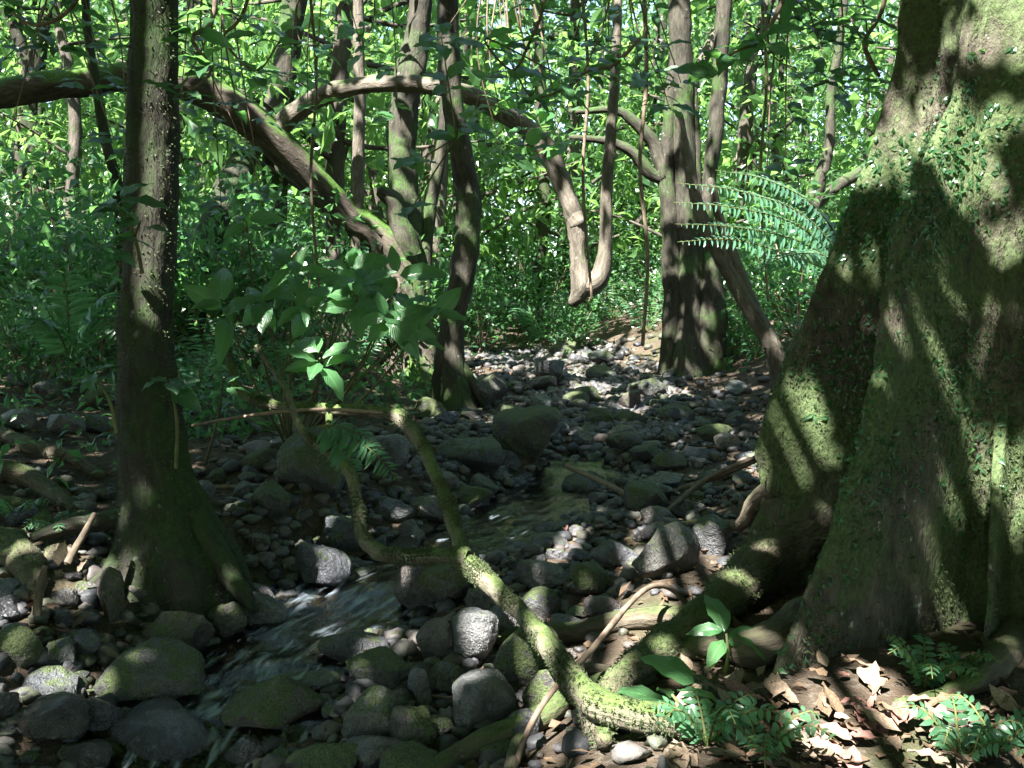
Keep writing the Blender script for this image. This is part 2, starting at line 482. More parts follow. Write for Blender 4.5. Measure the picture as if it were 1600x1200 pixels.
def frame(loc, d, n, scale):
    d = unit(np.asarray(d, float)); s = unit(np.cross(d, np.asarray(n, float))); n2 = np.cross(s, d)
    sc = np.asarray(scale, float) * np.ones(3)
    return Matrix(((s[0] * sc[0], d[0] * sc[1], n2[0] * sc[2], loc[0]), (s[1] * sc[0], d[1] * sc[1], n2[1] * sc[2], loc[1]),
                   (s[2] * sc[0], d[2] * sc[1], n2[2] * sc[2], loc[2]), (0, 0, 0, 1)))

def put_leaf(parent, loc, d, n, length, mesh, name='leaf', wide=1.0):
    o = link(name, mesh, None, parent)
    p = np.asarray(loc) - np.array(parent.location)
    o.matrix_local = frame(p, d, n, (length * wide, length, length))
    return o

# ------------------------------------------------------------------ the ground and the stream
def warp(a, b, n, c, near, far):
    """coordinates dense round c"""
    t = np.linspace(-1, 1, n)
    s = np.sign(t) * (near * np.abs(t) + (1 - near) * np.abs(t) ** far)
    return np.where(s < 0, c + (c - a) * s, c + (b - c) * s)
gx = warp(-300, 300, 300, -.1, .022, 6)
gy = np.concatenate([np.linspace(-300, -3, 14)[:-1], np.linspace(-3, 2.2, 24)[:-1], np.linspace(2.2, 9, 170)[:-1], np.linspace(9, 26, 150)[:-1], np.geomspace(26, 700, 40)])
X, Y = np.meshgrid(gx, gy)
Z = H(X, Y)
idx = np.arange(X.size).reshape(X.shape)
F = np.stack([idx[:-1, :-1], idx[:-1, 1:], idx[1:, 1:], idx[1:, :-1]], -1).reshape(-1, 4)
tag(link('forest_floor', mk_mesh('forest_floor', np.stack([X, Y, Z], -1).reshape(-1, 3), F), M['floor']), kind='structure')

wy = np.linspace(1.8, 15, 500); wt = np.linspace(-1, 1, 44)
WYg, WTg = np.meshgrid(wy, wt, indexing='ij')
hw = np.where(WYg < 5.4, .62, .7)
WX = xs(WYg) + WTg * hw
slope = np.abs(np.gradient(wlev(wy), wy))
q = np.stack([WX, WYg, 0 * WX], -1)
fl = np.clip((slope - .10) / .22, 0, 1)
fl = (np.convolve(fl, np.ones(15) / 15, 'same') * sst(3.3, 4.2, wy) * (1 - sst(5.3, 5.8, wy)))[:, None] * np.exp(-(WTg / .6) ** 2)
fl = np.maximum(fl * 1.25, (.30 * sst(3.45, 3.7, wy) * (1 - sst(4.75, 4.95, wy)))[:, None] * np.exp(-((WTg - .1) / .5) ** 2))
WZ = wlev(WYg) + (.008 + .03 * fl) * fbm(q * np.array([9., 6., 1.]), 3, 3)
idx = np.arange(WX.size).reshape(WX.shape)
F = np.stack([idx[:-1, :-1], idx[:-1, 1:], idx[1:, 1:], idx[1:, :-1]], -1).reshape(-1, 4)
tag(link('stream_water', mk_mesh('stream_water', np.stack([WX, WYg, WZ], -1).reshape(-1, 3), F, {'foam': fl.ravel(), 'flow': np.stack([WTg * hw, .22 * WYg * 1.2, 0 * WX], -1).reshape(-1, 3)}), M['water']), kind='structure')

# ------------------------------------------------------------------ stones
def stone_mesh(seed, sub=4, cuts=7, blocky=.75):
    r = np.random.default_rng(seed)
    bm = bmesh.new(); bmesh.ops.create_icosphere(bm, subdivisions=sub, radius=1.0)
    V = np.array([v.co[:] for v in bm.verts]); F = np.array([[v.index for v in f.verts] for f in bm.faces]); bm.free()
    for k in range(cuts):
        n = unit(r.normal(size=3)); d = r.uniform(blocky * .72, blocky * 1.1)
        e = V @ n - d
        V = V - np.where(e > 0, e * .92, 0)[:, None] * n
    V = V * (1 + .09 * fbm(V * 1.6 + seed, 3, seed)[:, None] + .028 * fbm(V * 6 + seed, 2, seed)[:, None])
    lo, hi = V.min(0), V.max(0)
    V = (V - (lo + hi) / 2) / ((hi - lo) / 2)
    return mk_mesh('stone', V, F)
STONES = {}
BASE_STONES = [stone_mesh(s, 4, 14, .62) for s in range(8)] + [stone_mesh(s, 4, 8, .74) for s in range(8, 16)]
def stones_for(mat):
    if mat not in STONES:
        STONES[mat] = [m.copy() for m in BASE_STONES]
        for m in STONES[mat]: m.materials.append(M[mat])
    return STONES[mat]

placed = []          # (x, y, radius) already taken
def stone_px(cx, cy, w, h, label, mat='rock', tilt=0.0, name='boulder', cat='rock', var=None, deep=.8):
    g = G(cx, min(cy + h * .42, 1330))
    s = g[1] / FPX
    a, c = w * s / 2, h * s / 2 * 1.12
    b = deep * a * .75 + .25 * c
    ms = stones_for(mat)
    o = link(name, ms[random.randrange(len(ms)) if var is None else var])
    ctr = np.array([g[0], g[1] + b * .6, g[2] + c * .70])
    o.location = ctr
    o.scale = (a, b, c)
    o.rotation_euler = (random.uniform(-.12, .12), math.radians(tilt), random.uniform(-.3, .3))
    placed.append((ctr[0], ctr[1], max(a, b)))
    return tag(o, label, cat)

BIG = [
 (825, 690, 112, 88, 'large mossy boulder standing at the head of the pool', 'rock_moss', 0, 5),
 (725, 712, 135, 52, 'flat mossy slab left of the large boulder at the pool', 'rock_moss', 4, 2),
 (480, 725, 112, 110, 'dark moss-clad boulder behind the hanging fern frond', 'rock_moss', 0, 9),
 (420, 790, 62, 60, 'blocky mossy stone below a thin horizontal stick', 'rock_moss', 0, 0),
 (655, 925, 84, 92, 'grey rounded boulder right of the small white cascade', 'rock', 22, 3),
 (705, 905, 105, 105, 'leaning green-grey slab under the mossy branch fork', 'rock_moss', 38, 6),
 (500, 895, 104, 72, 'dark grey boulder just upstream left of the cascade', 'rock', 8, 1),
 (540, 842, 90, 56, 'angular stone with a sunlit pinkish edge behind the forked branch', 'rock', 20, 4),
 (225, 1068, 172, 96, 'largest green boulder at the left edge of the stream', 'rock_moss', 8, 7),
 (262, 1000, 122, 78, 'boulder with a sunlit pale left top on the left bank', 'rock_moss', 0, 11),
 (171, 935, 42, 88, 'upright pointed stone standing on the left bank', 'rock_moss', -8, 12),
 (350, 975, 64, 62, 'bright moss topped stone at the foot of the left tree', 'rock_moss', 5, 10),
 (402, 963, 86, 62, 'smooth dark stone touching the left tree root', 'rock', 0, 13),
 (20, 1015, 78, 62, 'sunlit mossy stone at the left picture edge', 'rock_moss', 0, 8),
 (85, 1032, 66, 52, 'wedge-shaped stone with one sunlit face, near the left edge', 'rock_moss', -6, 2),
 (128, 1018, 50, 44, 'slanting stone leaning over the wedge stone', 'rock', 30, 5),
 (70, 1080, 88, 46, 'low pale rounded stone under the wedge stone', 'rock', 3, 14),
 (70, 1135, 118, 74, 'dark wet boulder in the lower left corner', 'rock_wet', -10, 9),
 (152, 1128, 78, 58, 'dark round wet stone beside the largest green boulder', 'rock_wet', 0, 15),
 (555, 1018, 128, 42, 'long flat stone with a sunlit pale end in midstream', 'rock_moss', 6, 13),
 (588, 1058, 112, 62, 'dark mossy block under the long flat stone', 'rock_moss', 0, 0),
 (415, 1120, 165, 96, 'dark mossy wedge in the bottom of the stream', 'rock_moss', 14, 6),
 (685, 1010, 72, 70, 'round speckled boulder in the middle of the near stream', 'rock', 0, 8),
 (735, 1000, 82, 104, 'tall dark tilted boulder beside the round speckled one', 'rock', 28, 10),
 (752, 945, 52, 48, 'small pale green block beside the diagonal branch', 'rock_moss', 0, 1),
 (785, 975, 56, 52, 'purplish grey round stone under the diagonal branch', 'rock', 0, 9),
 (760, 1108, 112, 92, 'dark pyramid-shaped stone near the bottom centre', 'rock', 0, 4),
 (645, 1152, 78, 82, 'smooth green cube-like stone at the bottom centre', 'rock_moss', 0, 3),
 (578, 1128, 96, 84, 'split dark stone left of the green cube-like stone', 'rock', -10, 7),
 (582, 1184, 100, 48, 'low grey stone at the bottom edge', 'rock', 0, 12),
 (638, 1204, 100, 56, 'bright green mossy dome cut by the bottom edge', 'rock_moss', 0, 14),
 (505, 1200, 140, 52, 'low mossy hump at the bottom edge left of centre', 'rock_moss', 0, 11),
 (255, 1168, 200, 96, 'broad black wet boulder with water sliding over it', 'rock_wet', 6, 8),
 (130, 1192, 96, 52, 'glistening black stone at the bottom left edge', 'rock_wet', 0, 10),
 (388, 1184, 84, 56, 'grey wet stone at the bottom right of the broad black boulder', 'rock_wet', 0, 13),
 (655, 1078, 36, 62, 'small upright buff stone leaning between cobbles', 'rock_pale', -14, 12),
 (700, 1064, 66, 48, 'pitted pale grey cobble below the round speckled boulder', 'rock', 0, 15),
 (470, 968, 66, 38, 'reddish wet stone below the cascade lip', 'rock_wet', 0, 9),
 (500, 1075, 60, 40, 'flat grey stone at the edge of the riffle', 'rock', 0, 5),
 (1042, 868, 116, 84, 'mossy boulder with a bright sun fleck left of the buttress', 'rock_moss', 6, 2),
 (1116, 842, 62, 66, 'brown rounded block next to the buttress root', 'rock_moss', 0, 0),
 (1015, 785, 86, 48, 'green topped angular stone on the gravel bar', 'rock_moss', 12, 4),
 (1040, 755, 80, 30, 'flat grey slab behind the green topped stone', 'rock', 0, 6),
 (915, 762, 74, 42, 'mossy stone at the right edge of the pool', 'rock_moss', 0, 9),
 (845, 906, 86, 52, 'brown-grey flat stone on the near gravel bar', 'rock', 4, 1),
 (962, 868, 76, 42, 'low dark oval stone on the near gravel bar', 'rock', 0, 13),
 (925, 910, 72, 56, 'mossy block in the shadow on the gravel bar', 'rock_moss', 0, 3),
 (850, 945, 66, 46, 'mossy rounded stone touching the diagonal branch', 'rock_moss', 0, 8),
 (825, 1032, 108, 96, 'big shaded boulder with a sunlit top under the diagonal branch', 'rock_moss', 0, 7),
 (855, 1090, 84, 80, 'green boulder beneath the roots at bottom centre', 'rock_moss', 0, 11),
 (755, 610, 66, 66, 'slanting mossy slab behind the centre tree', 'rock_moss', 30, 6),
 (600, 715, 78, 74, 'dark stone under the bend of the mossy branch', 'rock', 10, 10),
 (845, 632, 36, 34, 'small sun-touched stone behind the large boulder', 'rock', 0, 14),
 (790, 722, 46, 34, 'stone tucked in front of the large boulder', 'rock_moss', 0, 15),
 (735, 782, 72, 38, 'smooth mossy cobble left of the pool', 'rock_moss', 0, 12),
 (690, 752, 56, 28, 'flat grey cobble left of the pool', 'rock', 0, 8),
 (612, 798, 66, 38, 'bluish grey cobble between the branch forks', 'rock', 0, 13),
 (665, 798, 60, 40, 'rounded brown-grey cobble beneath the bent branch', 'rock', 0, 9),
 (975, 692, 56, 32, 'mossy low stone upstream of the gravel bar', 'rock_moss', 0, 10),
 (985, 655, 60, 26, 'long mossy stone below the far stepping stones', 'rock_moss', 0, 13),
  (20, 660, 60, 40, 'dark rounded stone at the left edge above the roots', 'rock', 0, 9),
 (75, 610, 52, 30, 'mossy stone among roots on the far left', 'rock_moss', 0, 8),
 (150, 665, 46, 30, 'small mossy block touching the left trunk', 'rock_moss', 0, 3),
 (40, 590, 70, 30, 'dark flat stone at the left edge among herbs', 'rock', 0, 13),
 (100, 665, 60, 34, 'squat grey stone on the left bank above the roots', 'rock', 5, 4),
 (900, 625, 44, 26, 'low mossy boulder in the upstream bed', 'rock_moss', 0, 9),
 (1010, 610, 60, 34, 'mossy boulder at the foot of the fluted tree', 'rock_moss', 0, 10),
 (800, 650, 50, 34, 'mossy block left behind the large boulder', 'rock_moss', 0, 3),
 (880, 545, 46, 24, 'far mossy stone below the sunlit fern', 'rock_moss', 0, 11),
 (940, 585, 50, 24, 'far mossy stone in the narrowing bed', 'rock_moss', 0, 14),
 (1060, 650, 60, 34, 'squat mossy stone right of the upstream bed', 'rock_moss', 0, 8),
 (1120, 680, 60, 32, 'mossy stone below the knobbly tree foot', 'rock_moss', 0, 12),
 (670, 640, 54, 36, 'mossy stone left of the legged tree roots', 'rock_moss', 0, 15),
 (145, 625, 66, 34, 'pale green slab lying behind the left tree', 'rock_moss', -14, 2),
 (940, 560, 44, 22, 'mossy stone beside the dark fern mound', 'rock_moss', 0, 8),
 (1090, 712, 76, 26, 'long flat dark stone at the right bank', 'rock', -5, 13),
 (630, 860, 56, 40, 'mossy hump in the pool left of the branch', 'rock_moss', 0, 11),
 (700, 862, 60, 30, 'low stone at the lip of the pool', 'rock_wet', 0, 15),
]
for cx, cy_, w, h, lb, mt, ti, va in BIG:
    stone_px(cx, cy_, w, h, lb, mt, ti, var=va)

# cobbles filling the bed: individuals, then pebbles as one mass
ncob = 0; tries = 0; COB = []
zone_names = {'near': 'small loose cobble in the near riffle at the bottom', 'bar': 'small loose cobble on the stony bar right of the pool',
              'left': 'small loose cobble on the left bank by the mossy tree', 'mid': 'small loose cobble left of the pool under the mossy branch', 'far': 'small loose cobble on the far upstream stone bed'}
while ncob < 285 and tries < 9000:
    tries += 1
    px = random.uniform(0, 1190); py = 570 + 630 * random.random() ** .85
    g = G(px, py)
    x, y = g[0], g[1]
    d = x - xs(y)
    if d < -1.25 - .08 * y or d > 1.0 + .09 * y or y > 14: continue
    if y > 8.3 and abs(d) > 1.45: continue
    if x > .25 and y < 4.3: continue
    if y < 4.9 and d < -.9 and random.random() < .6: continue
    wpx = random.choice([24, 30, 36, 44, 56, 66]) * (.75 + .35 * (py - 560) / 640)
    r = wpx * y / FPX / 2
    if any((x - a) ** 2 + (y - b) ** 2 < (.80 * (r + c)) ** 2 for a, b, c in placed): continue
    inw = abs(d) < .34 and y < 8
    mt = random.choices(['rock', 'rock_moss', 'rock_wet', 'rock_pale'], [.52, .32, .08 + .5 * inw, .035])[0]
    ms = stones_for(mt)
    o = link('cobble', random.choice(ms))
    asp = random.uniform(.65, 1.0); hz = random.uniform(.42, .8)
    o.scale = (r, r * asp, r * hz); o.rotation_euler = (random.uniform(-.3, .3), random.uniform(-.3, .3), random.uniform(0, 6.28))
    o.location = (x, y, g[2] + r * hz * .55)
    placed.append((x, y, r))
    z = 'far' if y > 8 else 'left' if d < -.75 and y < 5.2 else 'near' if y < 4.9 else 'mid' if d < 0 else 'bar'
    shade = {'rock': 'grey', 'rock_moss': 'mossy', 'rock_wet': 'dark', 'rock_pale': 'pale'}[mt]
    tag(o, shade + ' ' + zone_names[z], 'rock', shade + ' cobbles, ' + {'near': 'near riffle', 'bar': 'stony bar', 'left': 'left bank', 'mid': 'left of the pool', 'far': 'upstream bed'}[z])
    ncob += 1
    COB.append((o, ('flat ' if hz < .58 else 'plump ') + shade + ' cobble', (x, y, g[2])))

def pebbles(n, seed):
    r = np.random.default_rng(seed)
    bm = bmesh.new(); bmesh.ops.create_icosphere(bm, subdivisions=2, radius=1.0)
    V0 = np.array([v.co[:] for v in bm.verts]); F0 = np.array([[v.index for v in f.verts] for f in bm.faces]); bm.free()
    y = 2.6 + 12.5 * r.random(n) ** 1.5
    d = r.normal(0, np.where(y < 8, .75 + .04 * y, .70), n)
    x = xs(y) + d
    ok = ~((x > .5) & (y < 4.2)); x, y = x[ok], y[ok]; n = len(x)
    s = .012 + .042 * r.random(n) ** 2.0 + .0016 * y
    sc = np.stack([s, s * r.uniform(.6, 1, n), s * r.uniform(.45, .85, n)], -1)
    Vs = V0[None] * (1 + .22 * r.normal(size=(n, len(V0), 1)).clip(-1.2, 1.2)) * sc[:, None, :]
    a = r.uniform(0, 6.28, n); c_, s_ = np.cos(a)[:, None], np.sin(a)[:, None]
    Vx = Vs[..., 0] * c_ - Vs[..., 1] * s_; Vy = Vs[..., 0] * s_ + Vs[..., 1] * c_
    W = np.stack([Vx + x[:, None], Vy + y[:, None], Vs[..., 2] + (H(x, y) + s * .3)[:, None]], -1).reshape(-1, 3)
    F = (F0[None] + (np.arange(n) * len(V0))[:, None, None]).reshape(-1, 3)
    return mk_mesh('pebbles', W, F, {'rnd': np.repeat(r.random(n), len(V0))})
def pebble_mat():
    t = NT('pebble')
    r = t.attr('rnd').outputs['Fac']
    col = t.ramp(r, [(0, (.03, .032, .036)), (.35, (.075, .075, .08)), (.6, (.10, .085, .075)), (.8, (.05, .062, .035)), (1, (.14, .13, .12))])
    b = t.noise(t.pos(), 90, 4)
    col = t.mix(t.mrange(b, .3, .7), t.mix(1.0, col, (.6, .6, .6), 'MULTIPLY'), col)
    return t.done(t.pbsdf(col, .55, t.bump(b, .5, .006), .35).outputs[0])
M['pebble'] = pebble_mat()
tag(link('pebbles', pebbles(6500, 3), M['pebble']), 'small mixed pebbles filling the gaps between stream stones', 'pebbles', kind='stuff')

def pixel_of(p):
    v = np.asarray(p, float) - np.array([0, 0, CAM_H])
    c, sn = math.cos(PITCH), math.sin(PITCH)
    z = v[1] * c - v[2] * sn; u = v[1] * sn + v[2] * c
    return np.array([800 + FPX * v[0] / z, 600 - FPX * u / z])
ORD = ['', 'second ', 'third ', 'fourth ', 'fifth ', 'sixth ', 'seventh ', 'eighth ', 'ninth ', 'tenth ', 'eleventh ', 'twelfth ', 'thirteenth ', 'fourteenth ', 'fifteenth ', 'sixteenth ', 'seventeenth ', 'eighteenth ', 'nineteenth ', 'twentieth ', 'twenty-first ', 'twenty-second ', 'twenty-third ', 'twenty-fourth ', 'twenty-fifth ']
def name_by_neighbour(items, refs, sideways=False):
    """items: (object, short description, place); refs: (short name, place). Each label names the nearest landmark and the side of it."""
    rp = [(n, pixel_of(p)) for n, p in refs]
    buckets = {}
    for o, desc, p in items:
        q = pixel_of(p)
        dist = [abs(q[0] - r[0]) if sideways else np.hypot(*(q - r)) for _, r in rp]
        i = int(np.argmin(dist)); dx, dy = q - rp[i][1]
        side = ('left of' if dx < 0 else 'right of') if sideways or abs(dx) > abs(dy) else ('above' if dy < 0 else 'below')
        buckets.setdefault((desc, side, rp[i][0]), []).append((dist[i], o))
    for (desc, side, ref), lst in buckets.items():
        for k, (_, o) in enumerate(sorted(lst, key=lambda e: e[0])):
            o['label'] = (ORD[min(k, 24)] + f'{desc} {side} {ref}').strip()
def short(lb):
    for cut in (' with ', ' standing', ' left of', ' right of', ' behind', ' below', ' under', ' beside', ' lying', ' on ', ' at ', ' in ', ' near ', ' just ', ' touching', ' leaning', ',', ' tucked', ' between', ' cut ', ' upstream', ' next to'):
        i = lb.find(cut)
        if i > 0 and len(lb[:i].split()) >= 3: lb = lb[:i]
    w = lb.split()[:8]
    while w[-1] in ('of', 'the', 'a', 'at', 'in', 'on', 'to', 'rising', 'right', 'left', 'edge', 'and', 'one', 'with'): w.pop()
    return 'the ' + ' '.join(w)
cnt = {}
for e in BIG: cnt[short(e[4])] = cnt.get(short(e[4]), 0) + 1
STONE_REFS = [(short(e[4]), G(e[0], min(e[1] + e[3] * .4, 1300))) for e in BIG if cnt[short(e[4])] == 1 and len(short(e[4]).split()) > 3 and short(e[4]) not in ('the flat grey stone', 'the low grey stone')]
name_by_neighbour(COB, STONE_REFS)

# ------------------------------------------------------------------ leaf canopy: gaps towards the sun where flecks of light fall
GAPS = []
def gap(px, py, r, y=None):
    p = G(px, py) if y is None else P(px, py, y)
    GAPS.append((p, r))
for a in [(1100, 930, .10, 4.7), (1040, 975, .13, 4.4), (985, 1015, .10, 4.1), (955, 1045, .07, 4.0), (1130, 900, .08, 4.75), (1190, 700, .05, 4.6),
          (800, 940, .05, 3.9), (840, 985, .10, 3.75), (870, 1030, .12, 3.44), (900, 1080, .14, 3.25), (960, 1110, .14, 3.15), (1020, 1120, .10, 3.13), (760, 905, .06, 4.0), (730, 875, .06, 4.1),
          (590, 515, .28, 5.0), (620, 500, .24, 5.05), (545, 450, .2, 5.2), (600, 550, .14, 5.0), (690, 470, .1, 5.0), (390, 345, .14, 5.3), (440, 480, .2, 5.3), (550, 420, .3, 5.4), (500, 580, .15, 5.2), (460, 410, .2, 5.35),
          (110, 122, .14, 9.0), (420, 215, .12, 9.8), (300, 130, .1, 9.4), (500, 150, .12, 9.8), (760, 160, .22, 9.8), (840, 220, .22, 9.8), (880, 290, .2, 9.8), (900, 400, .15, 9.8), (950, 330, .2, 9.8),
          (610, 320, .25, 11.0), (1120, 290, .25, 6.1), (1200, 340, .3, 6.3), (1100, 370, .2, 6.0), (640, 660, .06, 5.0)]:
    gap(a[0], a[1], a[2], a[3])
for a in [(1330, 1085, .10), (1380, 1150, .13), (1290, 1165, .05), (1500, 1120, .02), (1060, 880, .09), (1100, 870, .06), (860, 845, .13), (900, 860, .13), (960, 840, .12), (1000, 880, .08),
          (740, 835, .10), (700, 820, .08), (850, 870, .07), (850, 570, .22), (900, 590, .12), (800, 580, .1), (960, 620, .12), (700, 560, .2), (1000, 500, .4), (880, 960, .09), (830, 990, .08), (1000, 640, .14), (640, 520, .2), (760, 500, .4),
          (215, 985, .09), (20, 1000, .12), (60, 1030, .08), (170, 915, .08), (90, 880, .07), (60, 860, .06), (540, 1010, .06), (620, 1015, .06), (560, 840, .06), (500, 840, .05), (1120, 1040, .06), (1000, 720, .08), (950, 700, .06), (90, 1090, .05)]:
    gap(*a)
def keep_shadow(C, half):
    """True where a leaf at C does not stand in one of the sun gaps"""
    k = np.ones(len(C), bool)
    GP = np.array([g[0] for g in GAPS]); GR = np.array([g[1] for g in GAPS])
    for p, r in zip(GP, GR):
        v = C - p
        t = v @ SUN
        dd = np.linalg.norm(v - t[:, None] * SUN, axis=1)
        k &= ~((t > .25) & (dd < r + half))
    return k

canopy_sites = {}
def shade_canopy_field():
    gxx, gyy = np.meshgrid(np.arange(-15, 11, .72), np.arange(-13, 8.5, .72))
    cx = np.tile(gxx.ravel(), 2); cyy = np.tile(gyy.ravel(), 2); nC = len(cx)
    cx = cx + rng.uniform(-.5, .5, nC); cyy = cyy + rng.uniform(-.5, .5, nC)
    lo = np.maximum(5.0, 1.45 + .34 * cyy + .8)
    cz = lo + rng.random(nC) * 4.0
    per = 62
    C = np.repeat(np.stack([cx, cyy, cz], -1), per, 0) + rng.normal(0, [.55, .55, .35], (nC * per, 3))
    L = rng.uniform(.22, .36, len(C))
    D = rdir(len(C), -.3)
    k = keep_shadow(C + D * L[:, None] * .5, .10)
    return C[k], L[k], np.repeat(np.arange(nC), per)[k], np.stack([cx, cyy, cz], -1), D[k]

# ------------------------------------------------------------------ trees
def tree(name, base, label, group=None):
    return empty(name, tuple(base), label, 'tree', group)

CANOPY_TREES = []     # (thing, crown x, crown y): their crowns share out the canopy

# the great buttressed tree at the right
BT = np.array([2.2, 4.5]); 
def plane_hit(px, py, th):
    a = P(px, py, 1.0); u = a[0]; w = a[2] - CAM_H
    c, s = math.cos(th), math.sin(th)
    R = (u * BT[1] - BT[0]) / (c - u * s)
    y = BT[1] + R * s
    return R, CAM_H + w * y
butt = []
th1 = math.radians(174)
butt.append((th1, [plane_hit(a, b, th1) for a, b in [(1436, -40), (1400, 110), (1360, 230), (1320, 340), (1280, 440), (1230, 560), (1195, 650), (1181, 715), (1190, 775), (1165, 850), (1120, 915), (1075, 960)]], .10))
th2 = math.radians(217)
butt.append((th2, [plane_hit(a, b, th2) for a, b in [(1415, 340), (1385, 480), (1365, 580), (1340, 680), (1300, 790), (1260, 900), (1220, 1010), (1190, 1100)]], .09))
butt[1][1].insert(0, (.52, 2.3))
for thd, prof, tk in [(256, [(.40, 2.2), (.52, 1.4), (.62, .9), (.74, .5), (.95, .12)], .10), (237, [(.3, 1.3), (.62, .75), (.80, .45), (.98, .12)], .06),
                      (292, [(.45, 2.3), (.7, 1.2), (1.0, .5), (1.3, .1)], .12), (345, [(.45, 2.3), (.8, 1.2), (1.2, .4), (1.5, .1)], .12),
                      (40, [(.45, 2.3), (.8, 1.2), (1.2, .4), (1.5, .1)], .12), (105, [(.45, 2.2), (.8, 1.1), (1.2, .4), (1.5, .1)], .12)]:
    butt.append((math.radians(thd), prof, tk))
def big_trunk():
    th = []
    for k in range(420): th.append(k / 420 * 2 * math.pi)
    for t0, _, _ in butt[:4]:
        for dd in np.linspace(-.16, .16, 30): th.append((t0 + dd) % (2 * math.pi))
    th = np.array(sorted(set(np.round(th, 5))))
    zz = np.concatenate([np.linspace(-.25, 3.4, 230), np.linspace(3.5, 10.5, 60)])
    TH, ZZ = np.meshgrid(th, zz)
    R0 = np.interp(ZZ, [-.3, .3, 1.0, 1.8, 2.8, 4, 10.5], [.62, .55, .50, .46, .43, .40, .30])
    p = 5.0
    acc = R0 ** p
    for t0, prof, tk in butt:
        prof = sorted(prof, key=lambda q: q[1])
        zp = [q[1] for q in prof]; rp = [q[0] for q in prof]
        Ri = np.interp(ZZ, [-.3] + zp + [zp[-1] + .8], [rp[0] * 1.02] + rp + [.25])
        wob = .05 * np.sin(ZZ * 2.1 + t0 * 5)
        dl = (TH - t0 - wob * .5 + math.pi) % (2 * math.pi) - math.pi
        tkz = tk * (1.0 + .25 * np.sin(ZZ * 3 + t0))
        sd = np.abs(np.sin(dl))
        ri = np.where(np.abs(dl) < 1.4, np.minimum(Ri, (tkz * 1.15) / (sd + tkz / np.maximum(Ri, .1) * .9)), .02)
        acc = acc + np.maximum(ri, .02) ** p
    R = acc ** (1 / p)
    q = np.stack([np.cos(TH) * R * 1.1, np.sin(TH) * R * 1.1, ZZ * .55], -1)
    R = R + .030 * fbm(q * 3.2, 4, 2) + .010 * fbm(q * np.array([14, 14, 9.]), 3, 8)
    crack = np.abs(vnoise(q * np.array([7., 7., 1.6]), 31)); R = R - .018 * np.clip(.12 - crack, 0, 1) / .12
    V = np.stack([BT[0] + R * np.cos(TH), BT[1] + R * np.sin(TH), ZZ], -1)
    n, m = TH.shape
    idx = np.arange(n * m).reshape(n, m)
    F = np.stack([idx[:-1], np.roll(idx[:-1], -1, 1), np.roll(idx[1:], -1, 1), idx[1:]], -1).reshape(-1, 4)
    return V.reshape(-1, 3), F, q.reshape(-1, 3)
bt = tree('buttress_tree', (BT[0], BT[1], H(*BT)), 'huge buttressed tree filling the right edge, moss and small creepers on its bark')
bV, bF, bQ = big_trunk()
bpx = np.array([800 + FPX * bV[:, 0] / bV[:, 1], 485 - FPX * (bV[:, 2] - CAM_H) / bV[:, 1]]).T
def trunk_gap(px, py, r):
    """sun fleck on the bark: the bark point nearest the camera on that line of sight"""
    near = np.hypot(bpx[:, 0] - px, bpx[:, 1] - py) < 16
    i = np.where(near)[0]
    GAPS.append((bV[i[np.argmin(bV[i, 1])]], r))
for a in [(1490, 205, .07), (1435, 165, .0), (1368, 235, .02), (1350, 275, .0), (1575, 30, .07), (1268, 655, .04), (1252, 735, -.03), (1385, 450, -.03), (1460, 540, .02), (1530, 650, .0), (1592, 720, .04),
          (1435, 920, -.03), (1485, 975, .02), (1215, 940, -.03)]:
    trunk_gap(*a)
child('trunk', mk_mesh('buttress_trunk', bV, bF, {'bk': bQ}), M['bark_big'], bt)
CANOPY_TREES.append((bt, 1.0, 3.0, (2.2, 4.5, 9.5)))

def rootp(pts, **k): return pix_tube(pts, seg=12, step=.03, rough=.14, **k)
def surface_root(parts, parent, mat='root', name='root'):
    V, F, B = join(parts)
    return child(name, mk_mesh('root', V, F, {'bk': B}), M[mat], parent)
def on_ground(pts, sink=.45):
    """centre line of a thing lying on the ground: (px, py, width px) -> with the depth where its underside meets the ground"""
    return [(a, b, G(a, b + w * sink)[1], w) for a, b, w in pts]
R1 = on_ground([(1190, 885, 80), (1138, 930, 64), (1076, 980, 58), (1012, 1028, 54), (962, 1072, 48), (942, 1116, 38), (944, 1160, 24)])
R1 = [(1310, 790, 4.75, 80)] + [(a, b, c - .05, w) for a, b, c, w in R1]
R1t = pix_tube(R1, seg=22, step=.02, rough=.22, seed=3)
surface_root([R1t], bt)
surface_root([rootp([(1290, 960, 4.15, 90)] + on_ground([(1190, 1010, 66), (1130, 1005, 52), (1075, 1015, 40), (1040, 1040, 24)]), seed=5)], bt)
surface_root([rootp([(1210, 760, 4.6, 34), (1178, 785, 4.75, 26), (1155, 820, 4.95, 20)] + on_ground([(1100, 815, 14), (1060, 822, 10)]), seed=6)], bt)
surface_root([rootp(on_ground([(1070, 965, 36), (985, 968, 34), (900, 988, 36), (820, 990, 28), (775, 1005, 18)]), seed=8)], bt)
surface_root([rootp(on_ground([(990, 1050, 26), (905, 1080, 34), (840, 1125, 40), (770, 1155, 44), (700, 1190, 40), (650, 1230, 26)]), seed=9)], bt)
surface_root([rootp(on_ground([(960, 1050, 20), (890, 1050, 26), (850, 1095, 30), (815, 1150, 28), (790, 1230, 22)]), seed=11)], bt)
surface_root([rootp([(1590, 990, 4.0, 70)] + on_ground([(1545, 1050, 44), (1475, 1085, 26), (1400, 1100, 14)]), seed=12)], bt)

